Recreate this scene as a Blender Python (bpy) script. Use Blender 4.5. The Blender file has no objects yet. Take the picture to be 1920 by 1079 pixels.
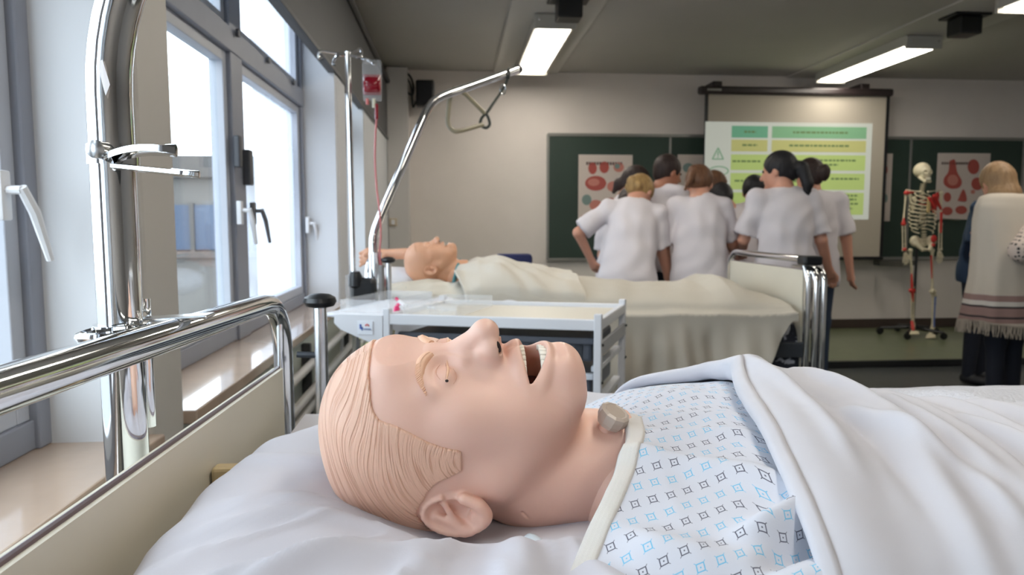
import bpy, bmesh, math, random
import numpy as np
from mathutils import Vector, Matrix
random.seed(4)
RNG = np.random.RandomState(7)
PI = math.pi
sc = bpy.context.scene
COL = sc.collection

# ------------------------------------------------------------------ camera
FPX = 1333.3
PITCH = math.atan(120.5 / FPX)
YAW = math.atan(110 * math.cos(PITCH) / FPX)
CAM = Vector((0.0, 0.0, 1.2))
cd = bpy.data.cameras.new('camera')
cam = bpy.data.objects.new('camera', cd)
COL.objects.link(cam)
cam.location = CAM
cam.rotation_euler = (PI / 2 - PITCH, 0, -YAW)
cd.sensor_width = 36
cd.lens = 25.0
cd.clip_start = 0.02
cd.clip_end = 300
cd.dof.use_dof = True
cd.dof.focus_distance = 0.66
cd.dof.aperture_fstop = 10.0
sc.camera = cam

# ------------------------------------------------------------------ world, light, exposure
w = bpy.data.worlds.new('world')
sc.world = w
w.use_nodes = True
bgn = w.node_tree.nodes['Background']
bgn.inputs['Color'].default_value = (0.84, 0.92, 1.0, 1)      # overcast sky
bgn.inputs['Strength'].default_value = 5.4
sc.view_settings.view_transform = 'Standard'
sc.view_settings.look = 'None'
sc.view_settings.exposure = 0.2
sc.view_settings.gamma = 1.0
sc.view_settings.use_curve_mapping = False
sc.cycles.max_bounces = 8
sc.cycles.transparent_max_bounces = 16
sc.cycles.use_denoising = True

BAYS = [(-3.6, -1.3), (-1.0, 1.50), (1.74, 4.10), (4.46, 5.36)]   # window bays along the left wall
XG, XP, ZS = -0.87, -0.65, 0.75                                   # glass plane, pier front, sill top
for (a, b) in BAYS:                                               # daylight portals filling each window opening
    ld = bpy.data.lights.new('window_portal', 'AREA')
    lo = bpy.data.objects.new('window_portal', ld)
    COL.objects.link(lo)
    lo.location = (XG - 0.12, (a + b) / 2, 1.75)
    lo.rotation_euler = (0, -PI / 2, 0)
    ld.shape = 'RECTANGLE'
    ld.size = 2.0
    ld.size_y = b - a
    ld.cycles.is_portal = True

# ------------------------------------------------------------------ helpers
def V(px, py, y=None, x=None, z=None):
    """world point seen along a direction, at a given depth y (or x, or z)"""
    d = Vector(((px - 960) / FPX, -(py - 539.5) / FPX, -1.0))
    d = cam.rotation_euler.to_matrix() @ d
    if y is not None: t = (y - CAM.y) / d.y
    elif x is not None: t = (x - CAM.x) / d.x
    else: t = (z - CAM.z) / d.z
    return CAM + d * t

def lin(c):
    c = c / 255.0
    return c / 12.92 if c <= 0.04045 else ((c + 0.055) / 1.055) ** 2.4
def rgb(r, g, b): return (lin(r), lin(g), lin(b), 1.0)

MATS = {}
def mat(name, col, rough=0.5, metal=0.0, noise=0.0, nscale=20.0, bump=0.0, bscale=200.0, emit=None, estr=1.0,
        sss=0.0, spec=None, coat=0.0, sheen=0.0, stretch=None, bdist=0.002):
    if name in MATS: return MATS[name]
    m = bpy.data.materials.new(name); MATS[name] = m
    m.use_nodes = True
    nt = m.node_tree; b = nt.nodes['Principled BSDF']
    b.inputs['Base Color'].default_value = col
    b.inputs['Roughness'].default_value = rough
    b.inputs['Metallic'].default_value = metal
    if spec is not None: b.inputs['Specular IOR Level'].default_value = spec
    if coat: b.inputs['Coat Weight'].default_value = coat
    if sheen: b.inputs['Sheen Weight'].default_value = sheen
    if sss:
        b.inputs['Subsurface Weight'].default_value = sss
        b.inputs['Subsurface Radius'].default_value = (0.012, 0.005, 0.003)
        b.inputs['Subsurface Scale'].default_value = 1.0
    if emit is not None:
        b.inputs['Emission Color'].default_value = emit
        b.inputs['Emission Strength'].default_value = estr
    tc = nt.nodes.new('ShaderNodeTexCoord')
    mp = nt.nodes.new('ShaderNodeMapping')
    nt.links.new(tc.outputs['Object'], mp.inputs['Vector'])
    if stretch: mp.inputs['Scale'].default_value = stretch
    if noise:
        n = nt.nodes.new('ShaderNodeTexNoise'); n.inputs['Scale'].default_value = nscale; n.inputs['Detail'].default_value = 4
        nt.links.new(mp.outputs['Vector'], n.inputs['Vector'])
        mx = nt.nodes.new('ShaderNodeMixRGB'); mx.blend_type = 'MULTIPLY'
        rp = nt.nodes.new('ShaderNodeMapRange')
        rp.inputs['From Min'].default_value = 0.3; rp.inputs['From Max'].default_value = 0.7
        rp.inputs['To Min'].default_value = 1 - noise; rp.inputs['To Max'].default_value = 1.0
        nt.links.new(n.outputs['Fac'], rp.inputs['Value'])
        mx.inputs['Fac'].default_value = 1
        mx.inputs['Color1'].default_value = col
        nt.links.new(rp.outputs['Result'], mx.inputs['Color2'])
        nt.links.new(mx.outputs['Color'], b.inputs['Base Color'])
    if bump:
        n2 = nt.nodes.new('ShaderNodeTexNoise'); n2.inputs['Scale'].default_value = bscale; n2.inputs['Detail'].default_value = 3
        nt.links.new(mp.outputs['Vector'], n2.inputs['Vector'])
        bp = nt.nodes.new('ShaderNodeBump'); bp.inputs['Strength'].default_value = bump; bp.inputs['Distance'].default_value = bdist
        nt.links.new(n2.outputs['Fac'], bp.inputs['Height'])
        nt.links.new(bp.outputs['Normal'], b.inputs['Normal'])
    return m

def link(name, me, m=None, parent=None, smooth=True):
    o = bpy.data.objects.new(name, me)
    COL.objects.link(o)
    if m is not None: me.materials.append(m)
    if smooth: me.polygons.foreach_set('use_smooth', [True] * len(me.polygons))
    if parent is not None:
        o.parent = parent
        o.matrix_parent_inverse = parent_inv(parent)
    return o
def parent_inv(p):
    M = Matrix.LocRotScale(p.location, p.rotation_euler, p.scale)
    q = p
    while q.parent is not None:
        M = Matrix.LocRotScale(q.parent.location, q.parent.rotation_euler, q.parent.scale) @ q.matrix_parent_inverse @ M
        q = q.parent
    return M.inverted()
def empty(name, loc=(0, 0, 0)):
    o = bpy.data.objects.new(name, None); COL.objects.link(o); o.location = loc
    o.empty_display_size = 0.05
    return o
def tag(o, label=None, cat=None, group=None, kind=None):
    if label: o['label'] = label
    if cat: o['category'] = cat
    if group: o['group'] = group
    if kind: o['kind'] = kind
    return o
def thing(name, label, cat, loc=(0, 0, 0), group=None):
    return tag(empty(name, loc), label, cat, group)
def mesh_np(name, v, f):
    me = bpy.data.meshes.new(name)
    v = np.asarray(v, dtype=np.float32)
    if isinstance(f, np.ndarray):
        nf, k = f.shape
        me.vertices.add(len(v)); me.vertices.foreach_set('co', v.ravel())
        me.loops.add(nf * k); me.loops.foreach_set('vertex_index', f.astype(np.int32).ravel())
        me.polygons.add(nf)
        me.polygons.foreach_set('loop_start', np.arange(0, nf * k, k, dtype=np.int32))
        me.polygons.foreach_set('loop_total', np.full(nf, k, dtype=np.int32))
        me.update(calc_edges=True)
        me.validate()
    else:
        me.from_pydata([tuple(map(float, p)) for p in v], [], f)
        me.update()
    return me

class MB:
    """collects shapes into one mesh"""
    def __init__(s): s.v = []; s.f = []; s.flat = True
    def add(s, v, f):
        n = len(s.v); s.v += [tuple(p) for p in v]; s.f += [tuple(i + n for i in q) for q in f]
        return s
    def box(s, c, size, bev=0.0, rot=None):
        x, y, z = [k / 2 for k in size]
        if bev <= 0:
            v = [(a * x, b * y, d * z) for a in (-1, 1) for b in (-1, 1) for d in (-1, 1)]
            f = [(0, 1, 3, 2), (4, 6, 7, 5), (0, 4, 5, 1), (2, 3, 7, 6), (0, 2, 6, 4), (1, 5, 7, 3)]
        else:
            bm = bmesh.new(); bmesh.ops.create_cube(bm, size=1)
            for q in bm.verts: q.co = Vector((q.co.x * 2 * x, q.co.y * 2 * y, q.co.z * 2 * z))
            bmesh.ops.bevel(bm, geom=bm.edges[:], offset=min(bev, min(x, y, z) * .95), segments=2, affect='EDGES', profile=0.5)
            bm.verts.index_update()
            v = [tuple(q.co) for q in bm.verts]; f = [tuple(q.index for q in p.verts) for p in bm.faces]; bm.free()
        if rot is not None: v = [tuple(rot @ Vector(p)) for p in v]
        c = Vector(c)
        return s.add([tuple(Vector(p) + c) for p in v], f)
    def span(s, a, b, bev=0.0):
        a = Vector(a); b = Vector(b)
        return s.box((a + b) / 2, [abs(k) for k in (b - a)], bev)
    def tube(s, pts, r, n=12, cap=True):
        pts = [Vector(p) for p in pts]; m = len(pts)
        rs = list(r) if hasattr(r, '__len__') else [r] * m
        ring = []; vv = []; up = None
        for i, p in enumerate(pts):
            t = (pts[min(i + 1, m - 1)] - pts[max(i - 1, 0)])
            t = t.normalized() if t.length > 1e-9 else Vector((0, 0, 1))
            if up is None:
                up = Vector((0, 0, 1)) if abs(t.z) < .9 else Vector((1, 0, 0))
            a = t.cross(up)
            if a.length < 1e-6: a = t.orthogonal()
            a.normalize(); b = a.cross(t).normalized(); up = b
            for k in range(n):
                q = 2 * PI * k / n
                vv.append(p + (a * math.cos(q) + b * math.sin(q)) * rs[i])
        ff = []
        for i in range(m - 1):
            for k in range(n):
                k2 = (k + 1) % n
                ff.append((i * n + k, i * n + k2, (i + 1) * n + k2, (i + 1) * n + k))
        if cap:
            ff.append(tuple(range(n - 1, -1, -1))); ff.append(tuple((m - 1) * n + k for k in range(n)))
        return s.add(vv, ff)
    def lathe(s, c, prof, n=20, axis='z'):
        vv = []; ff = []
        for (r, z) in prof:
            for k in range(n):
                q = 2 * PI * k / n
                p = (r * math.cos(q), r * math.sin(q), z)
                if axis == 'x': p = (p[2], p[0], p[1])
                if axis == 'y': p = (p[0], p[2], p[1])
                vv.append(Vector(p) + Vector(c))
        for i in range(len(prof) - 1):
            for k in range(n):
                k2 = (k + 1) % n
                ff.append((i * n + k, i * n + k2, (i + 1) * n + k2, (i + 1) * n + k))
        ff.append(tuple(range(n - 1, -1, -1))); ff.append(tuple((len(prof) - 1) * n + k for k in range(n)))
        return s.add(vv, ff)
    def ell(s, c, r, rot=None, nu=16, nv=10):
        vv = []; ff = []
        for i in range(nv + 1):
            a = PI * i / nv
            for k in range(nu):
                q = 2 * PI * k / nu
                p = Vector((r[0] * math.sin(a) * math.cos(q), r[1] * math.sin(a) * math.sin(q), r[2] * math.cos(a)))
                if rot is not None: p = rot @ p
                vv.append(p + Vector(c))
        for i in range(nv):
            for k in range(nu):
                k2 = (k + 1) % nu
                ff.append((i * nu + k, (i + 1) * nu + k, (i + 1) * nu + k2, i * nu + k2))
        return s.add(vv, ff)
    def prism(s, pts2, a0, a1, plane='xz'):
        """extrude a 2-D outline between a0 and a1 along the missing axis"""
        n = len(pts2)
        def P3(p, a):
            return {'xz': (p[0], a, p[1]), 'xy': (p[0], p[1], a), 'yz': (a, p[0], p[1])}[plane]
        v = [P3(p, a0) for p in pts2] + [P3(p, a1) for p in pts2]
        f = [tuple(range(n)), tuple(range(2 * n - 1, n - 1, -1))]
        for i in range(n):
            j = (i + 1) % n
            f.append((i, i + n, j + n, j))
        return s.add(v, f)
    def obj(s, name, m, parent=None, smooth=False):
        me = bpy.data.meshes.new(name)
        me.from_pydata([tuple(p) for p in s.v], [], s.f)
        bm = bmesh.new(); bm.from_mesh(me)
        bmesh.ops.recalc_face_normals(bm, faces=bm.faces[:])
        bm.to_mesh(me); bm.free()
        o = link(name, me, m, parent, smooth=False)
        if smooth:
            me.polygons.foreach_set('use_smooth', [True] * len(me.polygons))
            try: me.set_sharp_from_angle(angle=math.radians(40))
            except Exception: pass
        return o

def arc(c, r, a0, a1, n, e1, e2):
    c = Vector(c); e1 = Vector(e1); e2 = Vector(e2)
    return [c + e1 * (r * math.cos(a0 + (a1 - a0) * i / n)) + e2 * (r * math.sin(a0 + (a1 - a0) * i / n)) for i in range(n + 1)]
def smooth_path(pts, n=6):
    pts = [Vector(p) for p in pts]; out = []
    P = [pts[0] * 2 - pts[1]] + pts + [pts[-1] * 2 - pts[-2]]
    for i in range(1, len(P) - 2):
        for k in range(n):
            t = k / n
            a, b, c, d = P[i - 1], P[i], P[i + 1], P[i + 2]
            out.append(0.5 * ((2 * b) + (c - a) * t + (2 * a - 5 * b + 4 * c - d) * t * t + (3 * b - a - 3 * c + d) * t ** 3))
    out.append(pts[-1])
    return out

# ---- signed distance grid -> one smooth mesh
class Grid:
    def __init__(s, lo, hi, h):
        s.lo = np.array(lo, dtype=np.float32); s.h = h
        s.n = np.ceil((np.array(hi) - np.array(lo)) / h).astype(int) + 1
        s.F = np.full(tuple(s.n), 1.0, dtype=np.float32)
        s.ax = [s.lo[i] + np.arange(s.n[i], dtype=np.float32) * h for i in range(3)]
    def sl(s, lo, hi):
        r = []
        for i in range(3):
            a = max(0, int(math.floor((lo[i] - s.lo[i]) / s.h))); b = min(int(s.n[i]), int(math.ceil((hi[i] - s.lo[i]) / s.h)) + 1)
            if b <= a: return None
            r.append(slice(a, b))
        X = s.ax[0][r[0]][:, None, None]; Y = s.ax[1][r[1]][None, :, None]; Z = s.ax[2][r[2]][None, None, :]
        return tuple(r), X, Y, Z
    def comb(s, r, d, k, op):
        A = s.F[r]
        d = d.astype(np.float32)
        if op == 'sub':
            d = -d
        if k > 0:
            hh = np.clip(0.5 + 0.5 * ((d - A) if op == 'add' else (A - d)) / k, 0, 1)
            if op == 'add': R = d * (1 - hh) + A * hh - k * hh * (1 - hh)
            else: R = d * (1 - hh) + A * hh + k * hh * (1 - hh)
        else:
            R = np.minimum(A, d) if op == 'add' else np.maximum(A, d)
        s.F[r] = R
    def cone(s, a, b, ra, rb=None, k=0.0, op='add'):
        rb = ra if rb is None else rb
        a = np.array(a, dtype=np.float32); b = np.array(b, dtype=np.float32)
        m = max(ra, rb) + k + 3 * s.h
        q = s.sl(np.minimum(a, b) - m, np.maximum(a, b) + m)
        if q is None: return s
        r, X, Y, Z = q
        ab = b - a; L = float(ab @ ab) + 1e-12
        px, py, pz = X - a[0], Y - a[1], Z - a[2]
        t = np.clip((px * ab[0] + py * ab[1] + pz * ab[2]) / L, 0, 1)
        d = np.sqrt((px - t * ab[0]) ** 2 + (py - t * ab[1]) ** 2 + (pz - t * ab[2]) ** 2) - (ra + (rb - ra) * t)
        s.comb(r, d, k, op); return s
    def ell(s, c, rad, k=0.0, op='add', rot=None):
        c = np.array(c, dtype=np.float32); m = max(rad) + k + 3 * s.h
        q = s.sl(c - m, c + m)
        if q is None: return s
        r, X, Y, Z = q
        px, py, pz = X - c[0], Y - c[1], Z - c[2]
        if rot is not None:
            R = np.array(rot.transposed(), dtype=np.float32)
            px, py, pz = (R[0, 0] * px + R[0, 1] * py + R[0, 2] * pz, R[1, 0] * px + R[1, 1] * py + R[1, 2] * pz, R[2, 0] * px + R[2, 1] * py + R[2, 2] * pz)
        k0 = np.sqrt((px / rad[0]) ** 2 + (py / rad[1]) ** 2 + (pz / rad[2]) ** 2) + 1e-6
        k1 = np.sqrt((px / rad[0] ** 2) ** 2 + (py / rad[1] ** 2) ** 2 + (pz / rad[2] ** 2) ** 2) + 1e-6
        s.comb(r, k0 * (k0 - 1) / k1, k, op); return s
    def fn(s, lo, hi, func, k=0.0, op='add'):
        q = s.sl(lo, hi)
        if q is None: return s
        r, X, Y, Z = q
        d = func(X, Y, Z) + np.zeros(s.F[r].shape, dtype=np.float32)
        s.comb(r, d, k, op); return s
    def mesh(s, name):
        F = s.F
        F[0] = 1; F[-1] = 1; F[:, 0] = 1; F[:, -1] = 1; F[:, :, 0] = 1; F[:, :, -1] = 1
        S = F < 0
        c = np.zeros(tuple(k - 1 for k in F.shape), dtype=np.uint8)
        for dx in (0, 1):
            for dy in (0, 1):
                for dz in (0, 1):
                    c += S[dx:F.shape[0] - 1 + dx, dy:F.shape[1] - 1 + dy, dz:F.shape[2] - 1 + dz]
        I, J, K = np.nonzero((c > 0) & (c < 8))
        idx = np.full(c.shape, -1, dtype=np.int32); idx[I, J, K] = np.arange(len(I))
        acc = np.zeros((len(I), 3), dtype=np.float32); cnt = np.zeros(len(I), dtype=np.float32)
        cs = [(0, 0, 0), (1, 0, 0), (0, 1, 0), (0, 0, 1), (1, 1, 0), (1, 0, 1), (0, 1, 1), (1, 1, 1)]
        val = {q: F[I + q[0], J + q[1], K + q[2]] for q in cs}
        for a in cs:
            for ax in range(3):
                if a[ax] == 1: continue
                b = list(a); b[ax] = 1; b = tuple(b)
                fa, fb = val[a], val[b]
                mm = (fa < 0) != (fb < 0)
                t = np.where(mm, fa / np.where(np.abs(fa - fb) < 1e-9, 1, fa - fb), 0)
                p = np.zeros((len(I), 3), dtype=np.float32) + np.array(a, dtype=np.float32)
                p[:, ax] += t
                acc += p * mm[:, None]; cnt += mm
        P = acc / np.maximum(cnt, 1)[:, None] + np.stack([I, J, K], 1)
        P = s.lo[None] + P * s.h
        quads = []
        for ax in range(3):
            a0 = [slice(1, n - 1) for n in F.shape]; a1 = [slice(1, n - 1) for n in F.shape]
            a0[ax] = slice(0, F.shape[ax] - 1); a1[ax] = slice(1, F.shape[ax])
            A = S[tuple(a0)]; B = S[tuple(a1)]
            e = np.nonzero(A != B)
            off = [1, 1, 1]; off[ax] = 0
            g = [e[i] + off[i] for i in range(3)]
            o1, o2 = (ax + 1) % 3, (ax + 2) % 3
            def cell(d1, d2):
                q = [g[0].copy(), g[1].copy(), g[2].copy()]
                q[o1] -= d1; q[o2] -= d2
                return idx[q[0], q[1], q[2]]
            Q = np.stack([cell(1, 1), cell(0, 1), cell(0, 0), cell(1, 0)], 1)
            fl = B[e]
            Q[fl] = Q[fl][:, ::-1]
            quads.append(Q)
        Q = np.concatenate(quads)
        Q = Q[(Q >= 0).all(1)]
        return P, Q

def gridmesh(name, P, uv=None, closed_u=False):
    """P: (nu, nv, 3) array of points -> mesh"""
    nu, nv = P.shape[:2]
    i = np.arange(nu - 1 + (1 if closed_u else 0))[:, None]; j = np.arange(nv - 1)[None, :]
    i2 = (i + 1) % nu
    f = np.stack([i * nv + j + 0 * i, i2 * nv + j, i2 * nv + j + 1, i * nv + j + 1], -1).reshape(-1, 4)
    me = mesh_np(name, P.reshape(-1, 3), f)
    if uv is not None:
        l = me.uv_layers.new(name='UVMap')
        li = np.zeros(len(me.loops), dtype=np.int32); me.loops.foreach_get('vertex_index', li)
        l.data.foreach_set('uv', uv.reshape(-1, 2)[li].astype(np.float32).ravel())
    return me
def sstep(a, b, x):
    t = np.clip((x - a) / (b - a), 0, 1); return t * t * (3 - 2 * t)
def vnoise(x, y, seed=0, oct=3):
    """cheap smooth pseudo noise from rotated sines"""
    r = np.random.RandomState(seed); o = 0; a = 1.0; t = 0
    for q in range(oct):
        for _ in range(3):
            th = r.rand() * 2 * PI; ph = r.rand() * 6.28; fr = (1 + r.rand()) * 2 ** q
            o = o + a * np.sin((x * math.cos(th) + y * math.sin(th)) * fr + ph + 1.3 * np.sin((x * math.sin(th) - y * math.cos(th)) * fr * .7 + ph * 2))
        t += a * 3; a *= .5
    return o / t
def ridge(X, Y, p0, p1, wd, h, bend=0.0):
    """soft ridge along a segment, in metres"""
    p0 = np.array(p0); p1 = np.array(p1); d = p1 - p0; L = np.hypot(*d); d = d / L
    t = ((X - p0[0]) * d[0] + (Y - p0[1]) * d[1]) / L
    s_ = (X - p0[0]) * -d[1] + (Y - p0[1]) * d[0] + bend * (t - .5) ** 2 * 4 - bend
    en = sstep(-.15, .2, t) * sstep(1.15, .8, t)
    return h * en * np.exp(-(s_ / wd) ** 2)

# ------------------------------------------------------------------ shared materials
chrome = mat('chrome', (0.86, 0.87, 0.88, 1), 0.07, 1.0)
chrome_soft = mat('brushed_chrome', (0.7, 0.71, 0.72, 1), 0.22, 1.0)
wall_m = mat('painted_wall', rgb(226, 218, 212), 0.75, noise=.05, nscale=3, bump=.15, bscale=120)
pier_m = mat('painted_pier', rgb(214, 216, 220), 0.65, noise=.04, nscale=4, bump=.1, bscale=90)
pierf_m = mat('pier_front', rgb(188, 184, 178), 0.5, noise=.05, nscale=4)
ceil_m = mat('ceiling_paint', rgb(184, 181, 176), 0.85, noise=.06, nscale=1.5)
strip_m = mat('ceiling_strip', rgb(204, 201, 196), 0.8)
frame_m = mat('window_frame_paint', rgb(138, 142, 154), 0.42, noise=.05, nscale=8)
frame2_m = mat('sash_paint', rgb(176, 180, 190), 0.4)
head_m = mat('window_head_board', rgb(92, 92, 94), 0.6, noise=.06, nscale=3)
rubber_m = mat('dark_rubber', rgb(35, 36, 40), 0.5)
black_m = mat('black_plastic', rgb(26, 27, 30), 0.35)
white_m = mat('white_lacquer', rgb(228, 229, 232), 0.3)
handle_m = mat('white_handle', rgb(225, 226, 230), 0.3)
def clearmat(name, c, tr=.7):
    m = bpy.data.materials.new(name); m.use_nodes = True; nt = m.node_tree; b = nt.nodes['Principled BSDF']
    b.inputs['Base Color'].default_value = c; b.inputs['Roughness'].default_value = .12
    o = nt.nodes['Material Output']; t_ = nt.nodes.new('ShaderNodeBsdfTransparent'); x_ = nt.nodes.new('ShaderNodeMixShader'); x_.inputs[0].default_value = 1 - tr
    nt.links.new(t_.outputs[0], x_.inputs[1]); nt.links.new(b.outputs[0], x_.inputs[2]); nt.links.new(x_.outputs[0], o.inputs[0]); MATS[name] = m
    return m
# ------------------------------------------------------------------ the room
YB, YR, XR, ZC = 7.44, -4.0, 7.6, 2.75
def struct(name, mb, m, parent=None, smooth=False):
    o = mb.obj(name, m, parent, smooth)
    if parent is None: o['kind'] = 'structure'
    return o
def floor_mat(name, c1, c2, rough):
    m = mat(name, c1, rough, noise=.18, nscale=9, coat=.15)
    return m
struct('floor', MB().span((-0.9, YR, -0.1), (XR, 5.62, 0)), floor_mat('dark_lino', rgb(74, 78, 80), None, .35))
struct('trim_1', MB().span((XP, 5.62, 0.0), (XR, YB, 0.05), .004), floor_mat('green_lino', rgb(112, 120, 92), None, .3))
struct('trim_2', MB().span((XP, 5.585, 0.0), (XR, 5.62, 0.056), .004), mat('step_nosing', rgb(40, 42, 44), .5))
struct('ceiling', MB().span((-1.1, YR, ZC), (XR, YB, ZC + .1)), ceil_m)
struct('wall_back', MB().span((-1.1, YB, -0.1), (XR, YB + .15, ZC)), wall_m)
struct('wall_right', MB().span((XR, YR, -0.1), (XR + .15, YB, ZC)), wall_m)
struct('wall_rear', MB().span((-1.1, YR - .15, -0.1), (XR, YR, ZC)), wall_m)
struct('baseboard_back', MB().span((XP, YB - .02, 0.05), (XR, YB, 0.15), .004), mat('skirting', rgb(70, 58, 52), .5))
# left wall: spandrel, piers, downstand
edges = [YR] + [k for b in BAYS for k in b] + [YB]
wl = empty('wall_left'); wl['kind'] = 'structure'
MB().span((-1.1, YR, 0), (XP - .01, YB, ZS - .03)).obj('spandrel', mat('spandrel_paint', rgb(196, 198, 186), .5, noise=.05, nscale=5), wl)
for i in range(0, len(edges), 2):
    a, b = edges[i], edges[i + 1]
    MB().span((-1.1, a, ZS - .03), (XP - .003 if True else 0, b, 2.61)).obj('pier', pier_m, wl)
    if 0 < i < len(edges) - 2:
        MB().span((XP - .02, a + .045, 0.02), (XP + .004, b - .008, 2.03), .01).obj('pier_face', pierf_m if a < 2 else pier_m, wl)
MB().span((XP - .035, YR, 2.03), (XP, YB, 2.62)).obj('downstand', head_m, wl)
MB().span((-1.1, YR, 2.6), (XP - .002, YB, 2.63)).obj('window_head', head_m, wl)
MB().span((-1.1, YR, 2.62), (XP - .06, YB, ZC)).obj('cove', mat('cove_paint', rgb(120, 120, 120), .6), wl)
MB().span((XP - .0005, YR, 2.03), (XP + .012, YB, 2.05), .003).obj('edge_strip', mat('edge_strip', rgb(60, 62, 66), .4), wl)
MB().tube([(XP + .015, YR + .1, 2.60), (XP + .015, YB - .02, 2.60)], .022, 8).obj('cable_duct', mat('duct', rgb(64, 64, 66), .5), wl, True)
struct('trim_3', MB().span((XP, 7.26, 0.05), (-0.44, YB, 2.74), .006), mat('column_paint', rgb(206, 203, 200), .6))
sill_m = mat('polished_sill', rgb(188, 166, 148), .12, noise=.16, nscale=7, coat=.4)
for i, (a, b) in enumerate(BAYS):
    s_ = MB().span((XG - .05, a, ZS - .035), (XP + .03, b + .05, ZS), .004)
    struct('trim_%d' % (i + 4), s_, sill_m)

def glass_mat():
    m = bpy.data.materials.new('window_glass'); m.use_nodes = True
    nt = m.node_tree; nt.nodes.clear()
    o = nt.nodes.new('ShaderNodeOutputMaterial'); t = nt.nodes.new('ShaderNodeBsdfTransparent'); g = nt.nodes.new('ShaderNodeBsdfGlossy')
    t.inputs['Color'].default_value = (.93, .96, .97, 1); g.inputs['Roughness'].default_value = .03
    lw = nt.nodes.new('ShaderNodeLayerWeight'); lw.inputs['Blend'].default_value = .5
    f = nt.nodes.new('ShaderNodeMath'); f.operation = 'POWER'; f.inputs[1].default_value = 5.0
    f2 = nt.nodes.new('ShaderNodeMath'); f2.operation = 'MULTIPLY_ADD'; f2.inputs[1].default_value = .6; f2.inputs[2].default_value = .03
    nt.links.new(lw.outputs['Facing'], f.inputs[0]); nt.links.new(f.outputs[0], f2.inputs[0]); f = f2
    mx = nt.nodes.new('ShaderNodeMixShader')
    nt.links.new(f.outputs[0], mx.inputs[0]); nt.links.new(t.outputs[0], mx.inputs[1]); nt.links.new(g.outputs[0], mx.inputs[2])
    nt.links.new(mx.outputs[0], o.inputs[0]); return m
glass = glass_mat()
hazed = bpy.data.materials.new('hazed_glass'); hazed.use_nodes = True
_nt = hazed.node_tree; _nt.nodes.clear()
_o = _nt.nodes.new('ShaderNodeOutputMaterial'); _t = _nt.nodes.new('ShaderNodeBsdfTransparent'); _g = _nt.nodes.new('ShaderNodeBsdfTranslucent')
_t.inputs['Color'].default_value = (.93, .95, .97, 1); _g.inputs['Color'].default_value = (.45, .48, .52, 1)
_x = _nt.nodes.new('ShaderNodeMixShader'); _n = _nt.nodes.new('ShaderNodeTexNoise'); _n.inputs['Scale'].default_value = 2.5
_c = _nt.nodes.new('ShaderNodeTexCoord'); _r = _nt.nodes.new('ShaderNodeMapRange')
_r.inputs['From Min'].default_value = .35; _r.inputs['From Max'].default_value = .65; _r.inputs['To Min'].default_value = .15; _r.inputs['To Max'].default_value = .5
_nt.links.new(_c.outputs['Object'], _n.inputs['Vector']); _nt.links.new(_n.outputs['Fac'], _r.inputs['Value'])
_nt.links.new(_r.outputs[0], _x.inputs[0]); _nt.links.new(_t.outputs[0], _x.inputs[1]); _nt.links.new(_g.outputs[0], _x.inputs[2]); _nt.links.new(_x.outputs[0], _o.inputs[0])

def lever(parent, y, z, m, dy=.03):
    h = MB().box((XG + .06, y, z + .02), (.02, .03, .09), .004)
    h.tube([(XG + .07, y, z + .03), (XG + .095, y, z + .03)], .008, 8)
    h.tube([(XG + .095, y, z + .035), (XG + .10, y + dy * .4, z - .01), (XG + .10, y + dy, z - .10)], [.009, .010, .007], 8)
    h.obj('handle', m, parent, True)
def window(n, y0, y1, muls, z1=2.6, hz=()):
    wd = empty('window_%d' % n, (XG, y0, ZS)); wd['kind'] = 'structure'
    zs, zt = ZS, 1.885
    D0, D1 = XG - .035, XG + .035
    MB().span((D0, y0, zs), (D1, y1, zs + .06), .004).obj('frame_bottom', frame_m, wd)
    MB().span((D0, y0, zt - .045), (D1 + .015, y1, zt + .045), .004).obj('transom', frame_m, wd)
    MB().span((D0, y0, z1 - .06), (D1, y1, z1), .004).obj('frame_top', frame_m, wd)
    ys = [y0 - .02] + muls + [y1 - .04]
    for q, y in enumerate(ys):
        wv = .07 if q in (0, len(ys) - 1) else .15
        MB().span((D0 - .003, y, zs), (D1 + .01, y + wv, z1), .004).obj('mullion', frame_m, wd)
    for q in range(len(ys) - 1):
        a = ys[q] + (.07 if q == 0 else .15); b = ys[q + 1]
        for (za, zb) in ((zs + .06, zt - .045), (zt + .045, z1 - .06)):
            fr = MB()
            t = .042
            fr.span((XG - .02, a, za), (XG + .028, a + t, zb), .003).span((XG - .02, b - t, za), (XG + .028, b, zb), .003)
            fr.span((XG - .02, a + t, za), (XG + .028, b - t, za + t), .003).span((XG - .02, a + t, zb - t), (XG + .028, b - t, zb), .003)
            f = fr.obj('sash', frame2_m, wd)
            MB().span((XG - .004, a + t, za + t), (XG + .004, b - t, zb - t)).obj('pane', hazed if (q in hz) else glass, f)
    return wd
w0 = window(1, *BAYS[1], muls=[.15], hz=())
w1 = window(2, *BAYS[2], muls=[2.80], hz=(1,))
w2 = window(3, *BAYS[3], muls=[])
w3 = window(4, *BAYS[0], muls=[-2.5])
lever(w0, 1.36, 1.23, handle_m, .07)
lever(w1, 2.80, 1.22, handle_m, .06); lever(w1, 2.98, 1.22, mat('grey_handle', rgb(110, 112, 118), .35), .09)
lever(w1, 4.06, 1.17, handle_m, .06)
MB().box((XG + .06, 2.93, 1.42), (.03, .05, .14), .006).obj('closer_box', mat('closer', rgb(70, 72, 78), .4), w1)
MB().box((XG + .06, 2.80, 1.47), (.025, .04, .12), .006).obj('closer_box', MATS['closer'], w1)
for yy in (2.85, 3.3, 3.8):
    MB().lathe((XG + .055, yy, 1.92), [(.001, 0), (.016, 0), (.016, .012), (.001, .014)], 10, 'x').obj('stay_knob', MATS['closer'], w1, True)

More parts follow.
